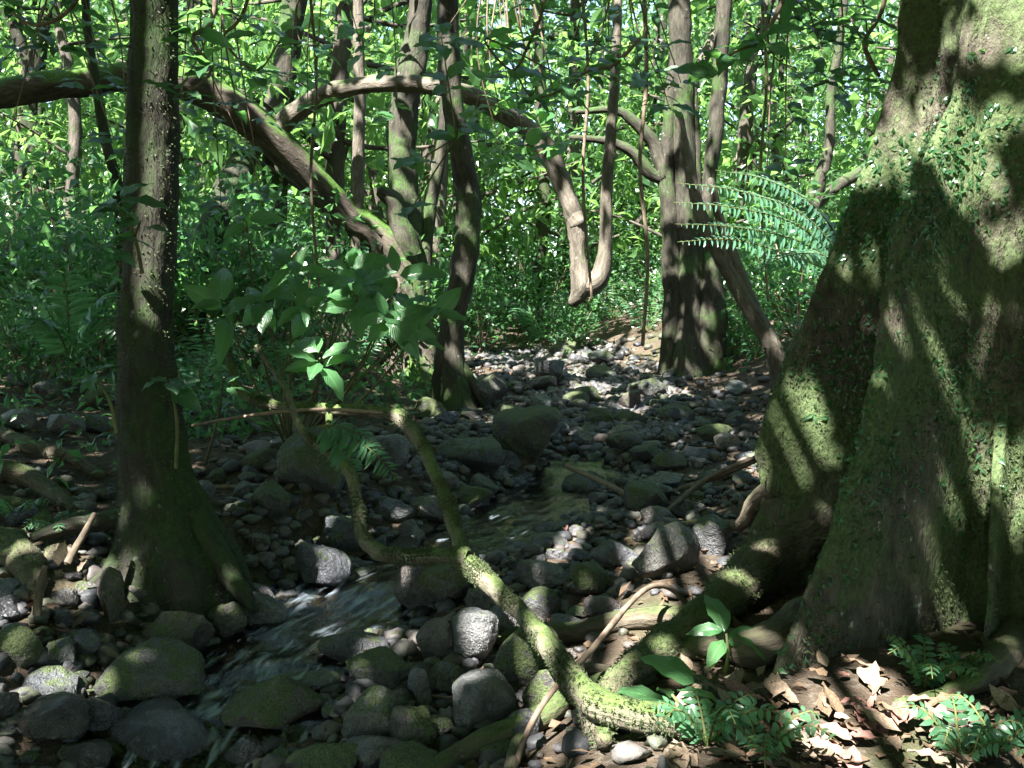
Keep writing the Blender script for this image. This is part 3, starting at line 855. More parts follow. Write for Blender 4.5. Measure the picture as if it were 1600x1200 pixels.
def surf_samples(V, F, n, cond=None):
    q = F; a, b, c = V[q[:, 0]], V[q[:, 1]], V[q[:, 2]]
    nr = np.cross(b - a, c - a); ar = np.linalg.norm(nr, axis=1)
    if cond is not None: ar = ar * cond(a, unit(nr))
    i = rng.choice(len(q), n, p=ar / ar.sum())
    u = rng.random((n, 2)); 
    p = a[i] + (b[i] - a[i]) * u[:, :1] * .5 + (c[i] - a[i]) * u[:, 1:] * .5
    return p, unit(nr[i])

# creeping leaves and moss tufts on the buttress bark
def creeper_zone(a, nr):
    th = np.arctan2(a[:, 1] - BT[1], a[:, 0] - BT[0]) % (2 * math.pi)
    z = a[:, 2]
    m = np.exp(-((z - 1.55) / .75) ** 2) * np.exp(-((th - 3.45) / .45) ** 2) + .07 * (th > 2.9) * (th < 4.8) * (z > .2) * (z < 2.6)
    cl = np.clip(vnoise(a * 2.6, 77) * 1.6 + .35, 0, 1)
    return m * cl * (np.abs(th - 3.9) < 1.4)
p, nn = surf_samples(bV, bF, 4200, creeper_zone)
d = unit(np.cross(nn, rdir(len(p)))) + .45 * nn; d[:, 2] -= .35
child('creeper', leaf_mesh('creeper', p, d, nn + .5 * rdir(len(p)), rng.uniform(.014, .042, len(p)), rng.uniform(.010, .026, len(p))), M['leaf_mid'], bt)['kind'] = 'stuff'
p, nn = surf_samples(R1t[0], R1t[1], 6000)
child('moss', leaf_mesh('root_moss', p, nn + .9 * rdir(len(p)) + np.array([0, 0, -.4]), rdir(len(p)), rng.uniform(.008, .026, len(p)), rng.uniform(.003, .007, len(p))), M['moss_fuzz'], bt)['kind'] = 'stuff'
p, nn = surf_samples(bV, bF, 26000, lambda a, nr: (a[:, 2] < 3.2) * (nr[:, 1] < .35) * np.clip(fbm(a * 3.1, 2, 14) + .35, 0, 1))
child('moss', leaf_mesh('bark_moss', p, nn + .9 * rdir(len(p)) + np.array([0, 0, -.35]), rdir(len(p)), rng.uniform(.008, .022, len(p)), rng.uniform(.004, .009, len(p))), M['moss_fuzz'], bt)['kind'] = 'stuff'

# the upright mossy tree at the left
lt_base = G(270, 900)
lt = tree('mossy_tree', lt_base, 'upright dark mossy tree with flared foot on the left bank')
LY = lt_base[1]
lt_main = pix_tube([(278, 970, LY, 236), (276, 900, LY, 204), (262, 835, LY, 160), (248, 760, LY, 122), (238, 690, LY, 106), (232, 620, LY, 95), (228, 520, LY, 84), (232, 420, LY, 80), (238, 300, LY, 76), (240, 180, LY, 74), (242, 60, LY, 70), (245, -150, LY, 66), (260, -700, LY, 55), (300, -1300, LY, 40)],
                   seg=40, step=.025, rough=.10, seed=4, lobes=6, flare=lambda t: .24 * np.exp(-(t / .10) ** 1.5))
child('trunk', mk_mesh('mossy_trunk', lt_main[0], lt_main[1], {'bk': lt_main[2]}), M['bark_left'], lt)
for k, pts in enumerate([[(300, 800, LY - .08, 44), (335, 862, LY - .12, 44), (362, 905, LY - .18, 34), (384, 932, LY - .25, 24), (398, 955, LY - .3, 14)],
                         [(205, 850, LY - .1, 46), (180, 890, LY - .2, 40), (150, 915, LY - .3, 26), (115, 935, LY - .4, 14)],
                         [(215, 800, LY, 40), (160, 815, LY, 32), (110, 822, LY - .05, 26), (50, 840, LY - .15, 18)]]):
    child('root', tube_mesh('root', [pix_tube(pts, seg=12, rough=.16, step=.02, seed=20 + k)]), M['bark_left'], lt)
child('stem', tube_mesh('stem', [pix_tube([(200, 560, LY + .05, 24), (205, 420, LY + .04, 26), (206, 260, LY + .05, 26), (214, 120, LY + .06, 24), (212, -60, LY + .08, 22), (190, -300, LY + .1, 18)], seed=31)]), M['bark_mid'], lt)
p, nn = surf_samples(lt_main[0], lt_main[1], 3500, lambda a, nr: (a[:, 2] < 3.2) * (nr[:, 1] < .4))
child('moss', leaf_mesh('bark_moss', p, nn + .8 * rdir(len(p)) + np.array([0, 0, -.3]), rdir(len(p)), rng.uniform(.008, .022, len(p)), rng.uniform(.004, .009, len(p))), M['moss_fuzz'], lt)['kind'] = 'stuff'
CANOPY_TREES.append((lt, -3.0, 3.0, tuple(P(300, -1300, LY))))

# the arching tree: base in the centre, a trunk bowed to the left and a long hooped branch
ab = G(640, 585)
AY = ab[1]
at = tree('arching_tree', ab, 'mossy tree whose long trunk bows to the left and carries a hooped branch')
child('trunk', tube_mesh('trunk', [pix_tube([(655, 610, AY, 110), (648, 560, AY, 84), (640, 490, AY, 66), (628, 420, AY, 60), (600, 380, AY - .05, 54), (540, 335, AY - .2, 50), (480, 272, AY - .4, 50), (425, 215, AY - .6, 56), (365, 170, AY - .8, 54), (300, 135, AY - 1.0, 48), (215, 120, AY - 1.2, 46), (110, 130, AY - 1.4, 44), (0, 146, AY - 1.6, 44), (-150, 170, AY - 1.8, 40), (-400, 150, AY - 2.0, 30)],
     seg=20, step=.05, rough=.12, seed=40, lobes=4, flare=lambda t: .4 * np.exp(-(t / .05) ** 1.5))]), M['bark_arch'], at)
child('branch', tube_mesh('branch', [pix_tube([(420, 222, AY - .6, 40), (445, 190, AY - .6, 34), (500, 152, AY - .7, 30), (570, 133, AY - .8, 26), (650, 132, AY - .9, 26), (720, 145, AY - 1.0, 26), (790, 178, AY - 1.05, 30), (845, 222, AY - 1.1, 32), (878, 285, AY - 1.1, 30), (898, 345, AY - 1.1, 28), (903, 400, AY - 1.1, 26), (908, 450, AY - 1.1, 34), (893, 476, AY - 1.1, 14)],
     seg=16, step=.05, rough=.13, seed=41), pix_tube([(898, 440, AY - 1.1, 26), (920, 446, AY - 1.1, 34), (938, 430, AY - 1.1, 30), (946, 385, AY - 1.1, 22), (948, 300, AY - 1.1, 19), (955, 200, AY - 1.1, 17), (963, 80, AY - 1.1, 15), (966, -80, AY - 1.1, 13)], seg=12, seed=42),
     pix_tube([(925, 448, AY - 1.1, 20), (945, 442, AY - 1.12, 12)], seg=10, seed=43), pix_tube([(896, 338, AY - 1.1, 34), (904, 352, AY - 1.12, 36)], seg=12, seed=44, rough=.3)]), M['bark_pale'], at)
child('stem', tube_mesh('stem', [pix_tube([(645, 470, AY + .05, 56), (642, 400, AY + .1, 50), (632, 310, AY + .15, 46), (628, 220, AY + .2, 44), (638, 130, AY + .2, 42), (655, 30, AY + .3, 38), (665, -150, AY + .3, 34), (660, -500, AY + .3, 24)], seg=16, seed=45, rough=.16),
      pix_tube([(640, 400, AY - .05, 40), (625, 355, AY - .1, 36), (616, 318, AY - .12, 30), (594, 297, AY - .15, 20)], seg=12, seed=46, rough=.2),
      pix_tube([(660, 420, AY + .1, 26), (672, 330, AY + .15, 20), (690, 230, AY + .2, 18), (700, 100, AY + .2, 15), (720, -100, AY + .2, 12)], seg=10, seed=47)]), M['bark_mid'], at)
CANOPY_TREES.append((at, -4.0, 9.0, tuple(P(660, -500, AY + .3))))

# other trunks that can be told apart: polyline in pixels, at the distance of their foot
TREE_REFS = []
def px_tree(foot, label, stems, mat='bark_mid', name='forest_tree', group=None, canopy=None, seg=14, rough=.13, lob=0):
    g = G(*foot)
    y = g[1]
    t = tree(name, g, label, group)
    TREE_REFS.append((short(label), P(stems[0][len(stems[0]) // 2][0], 300, y)))
    for k, st in enumerate(stems):
        pts = [(a, b, y + (c[0] if len(c) else 0), w) for a, b, w, *c in st]
        child('trunk' if k == 0 else 'branch', tube_mesh('trunk', [pix_tube(pts, seg=seg, rough=rough, step=.05, seed=random.randrange(99), lobes=lob if k == 0 else 0, flare=(lambda t: .5 * np.exp(-(t / .08) ** 1.5)))]), M[mat], t)
    if canopy: CANOPY_TREES.append((t, canopy[0], canopy[1], tuple(P(stems[0][-1][0], stems[0][-1][1], y))))
    return t
px_tree((712, 640), 'dark tree with legged roots standing right behind the mossy bent branch', [[(712, 670, 70), (708, 600, 46), (706, 520, 38), (722, 430, 40), (732, 340, 40), (722, 250, 36), (706, 150, 34), (700, 0, 32), (705, -250, 28)],
        [(700, 520, 30), (688, 590, 26), (684, 640, 24)], [(712, 560, 20), (745, 610, 18), (768, 650, 16)]], 'bark_mid', lob=4, canopy=(1.0, 10.5))
px_tree((1082, 585), 'fluted tree of fused stems with a knobbly foot beyond the stony bar', [[(1072, 610, 84), (1073, 560, 54), (1076, 480, 42), (1075, 380, 38), (1070, 260, 36), (1066, 150, 36), (1062, 20, 34), (1060, -200, 30)],
        [(1040, 585, 26), (1050, 500, 30), (1048, 380, 28), (1042, 280, 26), (1046, 180, 20), (1056, 60, 18)],
        [(1108, 590, 40), (1112, 500, 50), (1110, 430, 34), (1104, 330, 22), (1118, 200, 24), (1128, 60, 24), (1140, -150, 20)],
        [(1092, 600, 30), (1094, 480, 24), (1090, 360, 18), (1088, 240, 14), (1082, 100, 12)],
        [(1040, 278, 24), (1022, 225, 22), (990, 190, 18), (960, 172, 12), (900, 175, 8)],
        [(1042, 280, 20), (1015, 270, 20), (990, 240, 18), (955, 222, 13), (890, 214, 8)],
        [(1120, 560, 40), (1128, 590, 46), (1150, 625, 30), (1175, 640, 20)], [(1050, 590, 30), (1010, 610, 26), (965, 612, 20), (955, 650, 18)]], 'bark_mid', lob=5, canopy=(4.5, 10.0))
px_tree((1215, 610), 'pale leaning trunk slanting down behind the great buttress', [[(1225, 640, 34), (1212, 555, 30), (1172, 480, 28), (1135, 415, 26), (1102, 355, 22), (1085, 300, 18), (1060, 180, 14)], [(1200, 540, 24), (1160, 440, 22), (1130, 360, 16), (1110, 280, 12)]], 'bark_pale')
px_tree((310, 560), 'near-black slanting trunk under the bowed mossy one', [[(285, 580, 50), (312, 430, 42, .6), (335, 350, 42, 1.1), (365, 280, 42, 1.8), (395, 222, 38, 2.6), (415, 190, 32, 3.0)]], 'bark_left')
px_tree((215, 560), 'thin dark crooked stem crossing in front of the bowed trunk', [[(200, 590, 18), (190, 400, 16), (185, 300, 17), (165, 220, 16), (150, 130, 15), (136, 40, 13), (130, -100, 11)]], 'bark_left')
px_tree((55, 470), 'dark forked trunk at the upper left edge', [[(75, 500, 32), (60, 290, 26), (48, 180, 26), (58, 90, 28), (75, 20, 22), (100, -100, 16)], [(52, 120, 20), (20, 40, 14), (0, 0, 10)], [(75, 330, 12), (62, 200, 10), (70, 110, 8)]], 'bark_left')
px_tree((830, 520), 'short dark trunk standing at the bend of the far stream', [[(828, 545, 36), (830, 480, 24), (842, 400, 22), (850, 300, 20), (846, 180, 18), (840, 0, 16)]], 'bark_mid')
px_tree((560, 560), 'slim sunlit stem left of the hooped branch tree', [[(555, 580, 22), (556, 420, 18), (558, 300, 20), (562, 160, 18), (560, 0, 16), (565, -200, 12)]], 'bark_pale')
px_tree((680, 520), 'pale trunk behind the dark legged tree', [[(672, 540, 34), (676, 420, 30), (684, 300, 28), (692, 180, 28), (700, 60, 26), (705, -120, 22)]], 'bark_pale')
px_tree((1275, 500), 'crooked brown stem left of the great trunk', [[(1240, 540, 30), (1250, 400, 26), (1268, 320, 26), (1295, 230, 16), (1298, 150, 14), (1312, 60, 13), (1325, -60, 11)], [(1262, 330, 16), (1310, 290, 18), (1360, 260, 20), (1400, 230, 14)]], 'bark_mid')
px_tree((1170, 470), 'slender tan stem curving up right of the fluted tree', [[(1140, 520, 16), (1150, 380, 14), (1150, 280, 15), (1165, 190, 14), (1172, 110, 12), (1165, 0, 11)]], 'bark_pale')
px_tree((1228, 470), 'very thin dark sapling stem among the bright leaves on the right', [[(1225, 520, 10), (1226, 300, 10), (1220, 160, 9), (1225, 40, 8), (1235, -50, 7)]], 'bark_left')
px_tree((440, 520), 'leaning grey trunk rising behind the bowed trunk', [[(425, 540, 44), (428, 360, 40), (432, 200, 42), (450, 80, 40), (470, -60, 36)]], 'bark_mid')
px_tree((985, 470), 'far branching trunk behind the hooked branch end', [[(1000, 500, 20), (1005, 330, 18), (1010, 200, 18), (1030, 110, 18), (1035, 0, 15)], [(1020, 140, 16), (990, 90, 16), (940, 60, 16), (880, 52, 14), (820, 75, 12)]], 'bark_mid')

# background trees: individuals with shared trunk and crown shapes
def bg_variants():
    out = []
    for s in range(4):
        r = np.random.default_rng(100 + s)
        h = 7.4
        top = np.array([r.uniform(-.5, .5), r.uniform(-.5, .5), h])
        pts = [np.array([0, 0, -.3]), np.array([r.uniform(-.12, .12), r.uniform(-.12, .12), 1.5]), np.array([r.uniform(-.3, .3), r.uniform(-.3, .3), 3.5]), top * .65 + np.array([0, 0, .3]), top]
        parts = [tube(pts, [.15, .12, .10, .08, .04], 9, .2, .14, s)]
        cl = []
        for b in range(20):
            z0 = r.uniform(.8, 6.8); a = r.uniform(0, 6.28); Lb = r.uniform(.8, 2.4) * (1.15 - .05 * z0)
            st = np.array([np.interp(z0, [q[2] for q in pts], [q[k] for q in pts]) for k in (0, 1)] + [z0])
            en = st + np.array([math.cos(a) * Lb, math.sin(a) * Lb, r.uniform(-.1, .9)])
            mid = (st + en) / 2 + r.normal(0, .15, 3)
            parts.append(tube([st, mid, en], [.035, .022, .008], 6, .2, .1, b))
            for f in (.55, .8, 1.0): cl.append(st + (en - st) * f + r.normal(0, .18, 3))
        cl = np.array(cl)
        per = 40
        C = np.repeat(cl, per, 0) + rng.normal(0, [.36, .36, .26], (len(cl) * per, 3))
        n = len(C)
        d = rdir(n, -.35)
        me = leaf_mesh('crown', C, d, rdir(n, 1.2), (ls := np.where(rng.random(n) < .22, rng.uniform(.24, .38, n), rng.uniform(.08, .22, n))), ls * rng.uniform(.38, .52, n))
        me.materials.append(M['leaf_far'])
        tm = tube_mesh('trunk', parts); tm.materials.append(M['bark_far'])
        out.append((tm, me))
    return out
BGV = bg_variants()
pos = []
tries = 0
while len(pos) < 64 and tries < 20000:
    tries += 1
    y = random.uniform(11.5, 32); x = random.uniform(-.62, .60) * y
    if y < 15.5 and -1.6 - .10 * (y - 11) < x - xs(y) < 2.3: continue
    if y < 14 and x > 1.5: continue
    if any((x - a) ** 2 + (y - b) ** 2 < (1.5) ** 2 for a, b in pos): continue
    pos.append((x, y))
BGT = []
for i, (x, y) in enumerate(sorted(pos, key=lambda q: q[1])):
    tm, cm = random.choice(BGV)
    s = random.uniform(.75, 1.25)
    side = 'left' if x < -.16 * y else 'right' if x > .16 * y else 'middle'
    rng_ = 'nearer' if y < 18 else 'farther' if y < 25 else 'farthest'
    t = tree('background_tree', (x, y, float(H(x, y))), f'slender leafy tree in the {rng_} rows of forest, {side} of the background', f'{rng_} background trees, {side}')
    t.rotation_euler = (random.uniform(-.07, .07), random.uniform(-.07, .07), random.uniform(0, 6.28)); t.scale = (s, s, s * random.uniform(.9, 1.2))
    link('trunk', tm, None, t); link('crown', cm, None, t)
    BGT.append((t, {'nearer': 'nearer leafy tree', 'farther': 'distant leafy tree', 'farthest': 'farthest leafy tree'}[rng_], (x, y, 2.5)))
name_by_neighbour(BGT, TREE_REFS, True)

# understorey bushes
def bush_variants():
    out = []
    for s in range(3):
        r = np.random.default_rng(300 + s)
        parts, cl = [], []
        for b in range(9):
            a = r.uniform(0, 6.28); l = r.uniform(.3, .8)
            en = np.array([math.cos(a) * l, math.sin(a) * l, r.uniform(.5, 1.3)])
            parts.append(tube([np.array([0, 0, -.05]), en * .5 + r.normal(0, .06, 3), en], [.014, .010, .004], 5, .12, .1, b))
            for f in (.55, .8, 1.0): cl.append(en * f + r.normal(0, .08, 3))
        cl = np.array(cl); per = 34
        C = np.repeat(cl, per, 0) + r.normal(0, [.17, .17, .13], (len(cl) * per, 3)); n = len(C)
        me = leaf_mesh('foliage', C, rdir(n, -.2), rdir(n, 1.6), r.uniform(.07, .15, n), r.uniform(.03, .07, n))
        me.materials.append(M['leaf_mid']); tm = tube_mesh('stems', parts); tm.materials.append(M['twig'])
        out.append((tm, me))
    return out
BUV = bush_variants()
bp = []
tries = 0
while len(bp) < 95 and tries < 20000:
    tries += 1
    y = random.uniform(8.0, 22); x = random.uniform(-.60, .58) * y
    d = x - xs(y)
    if y < 14.5 and -1.9 < d < 1.7: continue
    if y < 9.5 and x > -2.6: continue
    if any((x - a) ** 2 + (y - b) ** 2 < .75 ** 2 for a, b in bp): continue
    bp.append((x, y))
BSH = []
for x, y in sorted(bp, key=lambda q: q[1]):
    tm, fm = random.choice(BUV); s = random.uniform(.7, 1.35)
    side = 'left bank' if x < xs(y) - .1 * y else 'right bank' if x > xs(y) + .1 * y else 'head of the stream'
    rg = 'near' if y < 12 else 'middle' if y < 17 else 'far'
    t = empty('undergrowth_bush', (x, y, float(H(x, y))), f'low leafy bush in the {rg} undergrowth on the {side}', 'bush', f'{rg} undergrowth bushes, {side}')
    t.rotation_euler = (0, 0, random.uniform(0, 6.28)); t.scale = (s, s, s)
    link('stems', tm, None, t); link('foliage', fm, None, t)
    BSH.append((t, rg + ' leafy bush', (x, y, 1.5)))
name_by_neighbour(BSH, TREE_REFS, True)

# a far wood as one mass; unseen ring beside and behind added for shade
def far_wood_and_shade_ring():
    n = 30000
    a = rng.uniform(0, 2 * math.pi, n); R = rng.uniform(13, 24, n)
    inview = np.abs((a - math.pi / 2 + math.pi) % (2 * math.pi) - math.pi) < .68
    R = np.where(inview, rng.uniform(30, 40, n), R)
    x = R * np.cos(a); y = 3 + R * np.sin(a)
    z = H(x, y) + rng.random(n) ** 1.1 * np.where(inview, 13, 7.5)
    C = np.stack([x, y, z], -1)
    C = C + 1.3 * np.stack([vnoise(C * .6, k) for k in (1, 2, 3)], -1)
    k = vnoise(C * .5, 9) > -.12
    C = C[k]; C = C[keep_shadow(C, .15)]; n = len(C)
    return leaf_mesh('far_wood_and_shade_ring', C, rdir(n, -.3), rdir(n, 1), rng.uniform(.3, .55, n), rng.uniform(.14, .26, n))
tag(link('distant_forest_and_shade_ring', far_wood_and_shade_ring(), M['leaf_far']), 'mass of distant sunlit forest foliage closing the view, with unseen ring added for shade', 'forest', kind='stuff')

# low ground plants between the trees
def ground_cover():
    n = 26000
    y = 5.2 + 19 * rng.random(n) ** 1.5; x = rng.uniform(-.62, .6, n) * y
    d = x - xs(y)
    k = (vnoise(np.stack([x * .9, y * .9, 0 * x], -1), 21) > -.15) & ((d < -1.5 - .35 * sst(9, 7, y)) | ((d > 1.5) & (y > 8.5)) | (d > 2.4) | (y > 13.8))
    x, y = x[k], y[k]; n = len(x)
    z = H(x, y) + rng.random(n) ** 1.6 * .35
    return leaf_mesh('ground_cover', np.stack([x, y, z], -1), rdir(n, .15), rdir(n, 1.6), rng.uniform(.06, .14, n), rng.uniform(.03, .065, n))
def left_cover():
    n = 1500
    x = rng.uniform(-4.8, -1.5, n); y = rng.uniform(4.9, 9.5, n)
    k = (x < xs(y) - 1.75 - .1 * (y - 5)) & (vnoise(np.stack([x * 1.6, y * 1.6, 0 * x], -1), 5) > -.35)
    x, y = x[k], y[k]; n = len(x)
    return leaf_mesh('herbs', np.stack([x, y, H(x, y) + rng.random(n) ** 1.5 * .28], -1), rdir(n, .1), rdir(n, 1.5), rng.uniform(.05, .13, n), rng.uniform(.025, .06, n))
tag(link('herb_layer', left_cover(), M['leaf_mid']), 'dark low herbs on the shaded left bank behind the mossy tree', 'ground cover', kind='stuff')
tag(link('ground_cover', ground_cover(), M['leaf_mid']), 'low green herbs and seedlings covering the forest floor', 'ground cover', kind='stuff')

# crowns overhead, out of view: canopy put in for shade, sun gaps cut through
C, L, cid, CC, CD = shade_canopy_field()
sites = np.array([[a, b] for _, a, b, _ in CANOPY_TREES])
owner = np.argmin(((CC[:, None, :2] - sites[None]) ** 2).sum(-1), 1)
lo = owner[cid]
for k, (t, _, _, top) in enumerate(CANOPY_TREES):
    s = lo == k
    if not s.any(): continue
    n = int(s.sum())
    child('crown', leaf_mesh('crown', C[s], CD[s], rdir(n, 1.2), L[s], L[s] * rng.uniform(.4, .55, n)), M['leaf_canopy'], t)['kind'] = 'stuff'
    parts = []
    mine = np.where(owner == k)[0]
    for q in mine[::9]:
        e = CC[q]; st = np.array(top); md = (st + e) / 2 + np.array([0, 0, .5])
        if keep_shadow(np.array([e, md, (e + md) / 2, (st + md) / 2]), .05).all():
            parts.append(tube([st, md, e], [.06, .04, .012], 6, .4, .1, int(q)))
    if parts: child('limb', tube_mesh('limb', parts), M['bark_far'], t)['kind'] = 'stuff'

# ------------------------------------------------------------------ fallen branches, vines and sticks
def fuzz_on(parts, n, parent, ln=(.004, .011), cond=None):
    V, F, B = join(parts)
    p, nn = surf_samples(V, F, n, cond)
    child('moss', leaf_mesh('moss', p, nn + .8 * rdir(n) + np.array([0, 0, -.25]), rdir(n), rng.uniform(*ln, n), rng.uniform(.003, .006, n)), M['moss_fuzz'], parent)['kind'] = 'stuff'
fb = empty('fallen_branch', tuple(G(930, 1160)), 'long mossy fallen branch arching diagonally across the stream', 'branch')
m1 = pix_tube([(p_, q_, r_, w_ * .86) for p_, q_, r_, w_ in [(1085, 1140, 3.12, 44), (1050, 1128, 3.13, 50), (990, 1118, 3.14, 52), (935, 1098, 3.18, 56), (900, 1068, 3.28, 50), (872, 1030, 3.44, 40), (835, 982, 3.68, 36), (790, 935, 3.95, 34), (745, 893, 4.15, 34), (722, 860, 4.3, 30), (704, 800, 4.45, 26), (678, 735, 4.65, 25), (645, 675, 4.85, 24), (610, 646, 5.0, 25), (520, 640, 5.15, 22), (430, 634, 5.25, 20), (375, 612, 5.3, 16), (362, 575, 5.35, 13), (350, 530, 5.4, 10)]], seg=14, step=.02, rough=.26, seed=60)
m2 = pix_tube([(p_, q_, r_, w_ * .86) for p_, q_, r_, w_ in [(735, 872, 4.22, 30), (690, 868, 4.3, 28), (640, 870, 4.4, 28), (590, 862, 4.5, 27), (566, 835, 4.55, 24), (558, 785, 4.6, 20), (548, 742, 4.65, 22), (525, 715, 4.7, 20), (488, 690, 4.8, 16), (462, 655, 4.9, 13), (448, 610, 5.0, 11), (420, 570, 5.1, 9), (400, 540, 5.15, 7)]], seg=12, step=.02, rough=.26, seed=61)
m3 = pix_tube([(p_, q_, r_, w_ * .86) for p_, q_, r_, w_ in [(915, 1085, 3.22, 44), (925, 1130, 3.19, 34), (930, 1180, 3.16, 32), (950, 1250, 3.12, 30)]], seg=12, step=.02, rough=.26, seed=62)
m4 = pix_tube([(p_, q_, r_, w_ * .86) for p_, q_, r_, w_ in [(515, 645, 5.15, 14), (512, 690, 5.0, 11), (498, 720, 4.8, 9)]], seg=8, step=.02, seed=63)
child('stem', tube_mesh('stem', [m1]), M['moss_branch'], fb)
child('fork', tube_mesh('fork', [m2, m4]), M['moss_branch'], fb)
child('stub', tube_mesh('stub', [m3]), M['moss_branch'], fb)
fuzz_on([m1, m2, m3], 16000, fb, (.005, .017), lambda a, nr: np.clip(fbm(a * 8, 2, 3) + .25, 0, 1) * (.35 + np.clip(nr[:, 2] + .4, 0, 1)))

def stick(label, pts, mat='twig', name='stick', cat='stick', seg=8):
    t = pix_tube(pts, seg=seg, step=.025, rough=.14, seed=random.randrange(99))
    o = link(name, tube_mesh(name, [t]), M[mat])
    return tag(o, label, cat)
stick('thin brown liana looping from the bank over the fallen branch', [(1075, 945, 4.2, 9), (1045, 918, 4.1, 9), (1010, 920, 4.0, 9), (965, 965, 3.8, 10), (925, 1015, 3.55, 10), (885, 1055, 3.4, 10), (845, 1105, 3.3, 10), (815, 1165, 3.2, 10), (800, 1230, 3.1, 10)], name='liana', cat='vine')
stick('thin straight twig reaching left from the fallen branch bend', [(600, 645, 5.0, 6), (500, 640, 5.05, 6), (400, 648, 5.1, 6), (300, 665, 5.2, 5)])
stick('horizontal brown stick lying behind the blocky mossy stone', [(*a, 8) for a in [(300, 762, 5.9), (400, 762, 5.9), (490, 772, 5.85)]])
stick('dark stick leaning over the edge of the pool', [(885, 728, 7.0, 9), (945, 755, 6.7, 9), (1000, 785, 6.4, 8)])
stick('short stick slanting on the stony bar', [(1180, 720, 6.2, 9), (1120, 745, 6.4, 9), (1060, 765, 6.6, 8)])
stick('pale curved root-like stick on the right of the bar', [(1180, 715, 6.0, 8), (1130, 735, 6.2, 8), (1095, 755, 6.4, 9), (1040, 800, 6.0, 7)])
stick('upright broken stick on the left bank', [(58, 960, 3.95, 14), (62, 920, 3.95, 13), (70, 885, 3.95, 9)], 'twig_dark')
stick('grey stick propped against the left tree root', [(105, 880, 4.3, 13), (125, 845, 4.35, 12), (148, 802, 4.4, 8)], 'twig_dark')
stick('mossy curved log lying left of the dark boulder', [(395, 655, 7.6, 18), (420, 672, 7.5, 24), (450, 672, 7.5, 22), (480, 655, 7.6, 16)], 'moss_branch', 'log', 'log', 12)
stick('fallen log on the far left bank under the ferns', [(395, 655, 8.2, 16), (470, 650, 8.2, 18), (560, 640, 8.3, 18)], 'moss_branch', 'log', 'log', 12)
stick('thin twig lying across cobbles at the bottom centre', [(640, 985 + 95, 3.9, 5), (700, 1090, 3.75, 5), (740, 1080, 3.7, 5)])
stick('tangled thin vine hanging beside the fluted tree', [(1005, -40, 9.5, 7), (1010, 120, 9.5, 7), (1000, 260, 9.6, 6), (1012, 400, 9.7, 6), (1004, 540, 9.8, 6)], name='liana', cat='vine')
for k, (x0, x1, yy, nm) in enumerate([(905, 925, 9.3, 'above the hooked branch end'), (1185, 1200, 8.8, 'above the tree fern'), (480, 500, 9.0, 'crossing the bowed trunk')]):
    stick('thin liana hanging straight down ' + nm, [(x0, -60, yy, 5), (x0 + (x1 - x0) * .3 + 8, 120, yy, 5), (x0 + (x1 - x0) * .6 - 6, 280, yy, 5), (x1, 470, yy, 4)], 'stem' if k % 2 else 'twig', 'liana', 'vine', 6)

# left bank roots
for k, (pts, lb) in enumerate([([(-40, 655, 20), (30, 690, 24), (70, 705, 26), (110, 715, 22), (160, 745, 14)], 'upper mossy root snaking along the left edge'),
                               ([(-40, 735, 34), (30, 742, 36), (80, 770, 32), (120, 800, 24)], 'middle mossy root on the left edge'),
                               ([(-40, 790, 40), (40, 800, 40), (80, 835, 32), (110, 870, 22)], 'lowest mossy root hump on the left edge'),
                               ([(-40, 850, 60), (20, 860, 60), (48, 900, 44), (58, 935, 22)], 'sunlit knotted root stump at the left edge'),
                               ([(130, 815, 40), (100, 835, 44), (80, 868, 30), (70, 890, 16)], 'mossy root knuckle with a sun fleck beside the left tree')]):
    pts = on_ground(pts, .3)
    t = pix_tube(pts, seg=14, step=.025, rough=.22, seed=70 + k)
    r = empty('bank_root', tuple(t[0].min(0)), lb, 'root')
    child('wood', tube_mesh('root', [t]), M['root'], r)
    fuzz_on([t], 1500, r)

# ------------------------------------------------------------------ broad-leaved plants, leaf by leaf
def whorl(parent, hub, up, n, length, meshes, spread=1.0, seed=0, wide=1.3):
    r = np.random.default_rng(seed)
    hub = np.asarray(hub, float); up = unit(np.asarray(up, float))
    a = unit(np.cross(up, [0.3, .9, .2])); b = np.cross(up, a)
    for k in range(n):
        t = k / n * 6.283 + r.uniform(-.6, .6)
        out = math.cos(t) * a + math.sin(t) * b
        d = unit(out * spread + up * r.uniform(.0, .7) + np.array([0, 0, -.25]))
        nrm = unit(up * 1.0 - .2 * out + r.normal(0, .25, 3))
        put_leaf(parent, hub + d * .015 + up * r.uniform(-.07, .04), d, nrm, length * r.uniform(.5, 1.15), meshes[r.integers(len(meshes))], wide=wide * r.uniform(.85, 1.15))

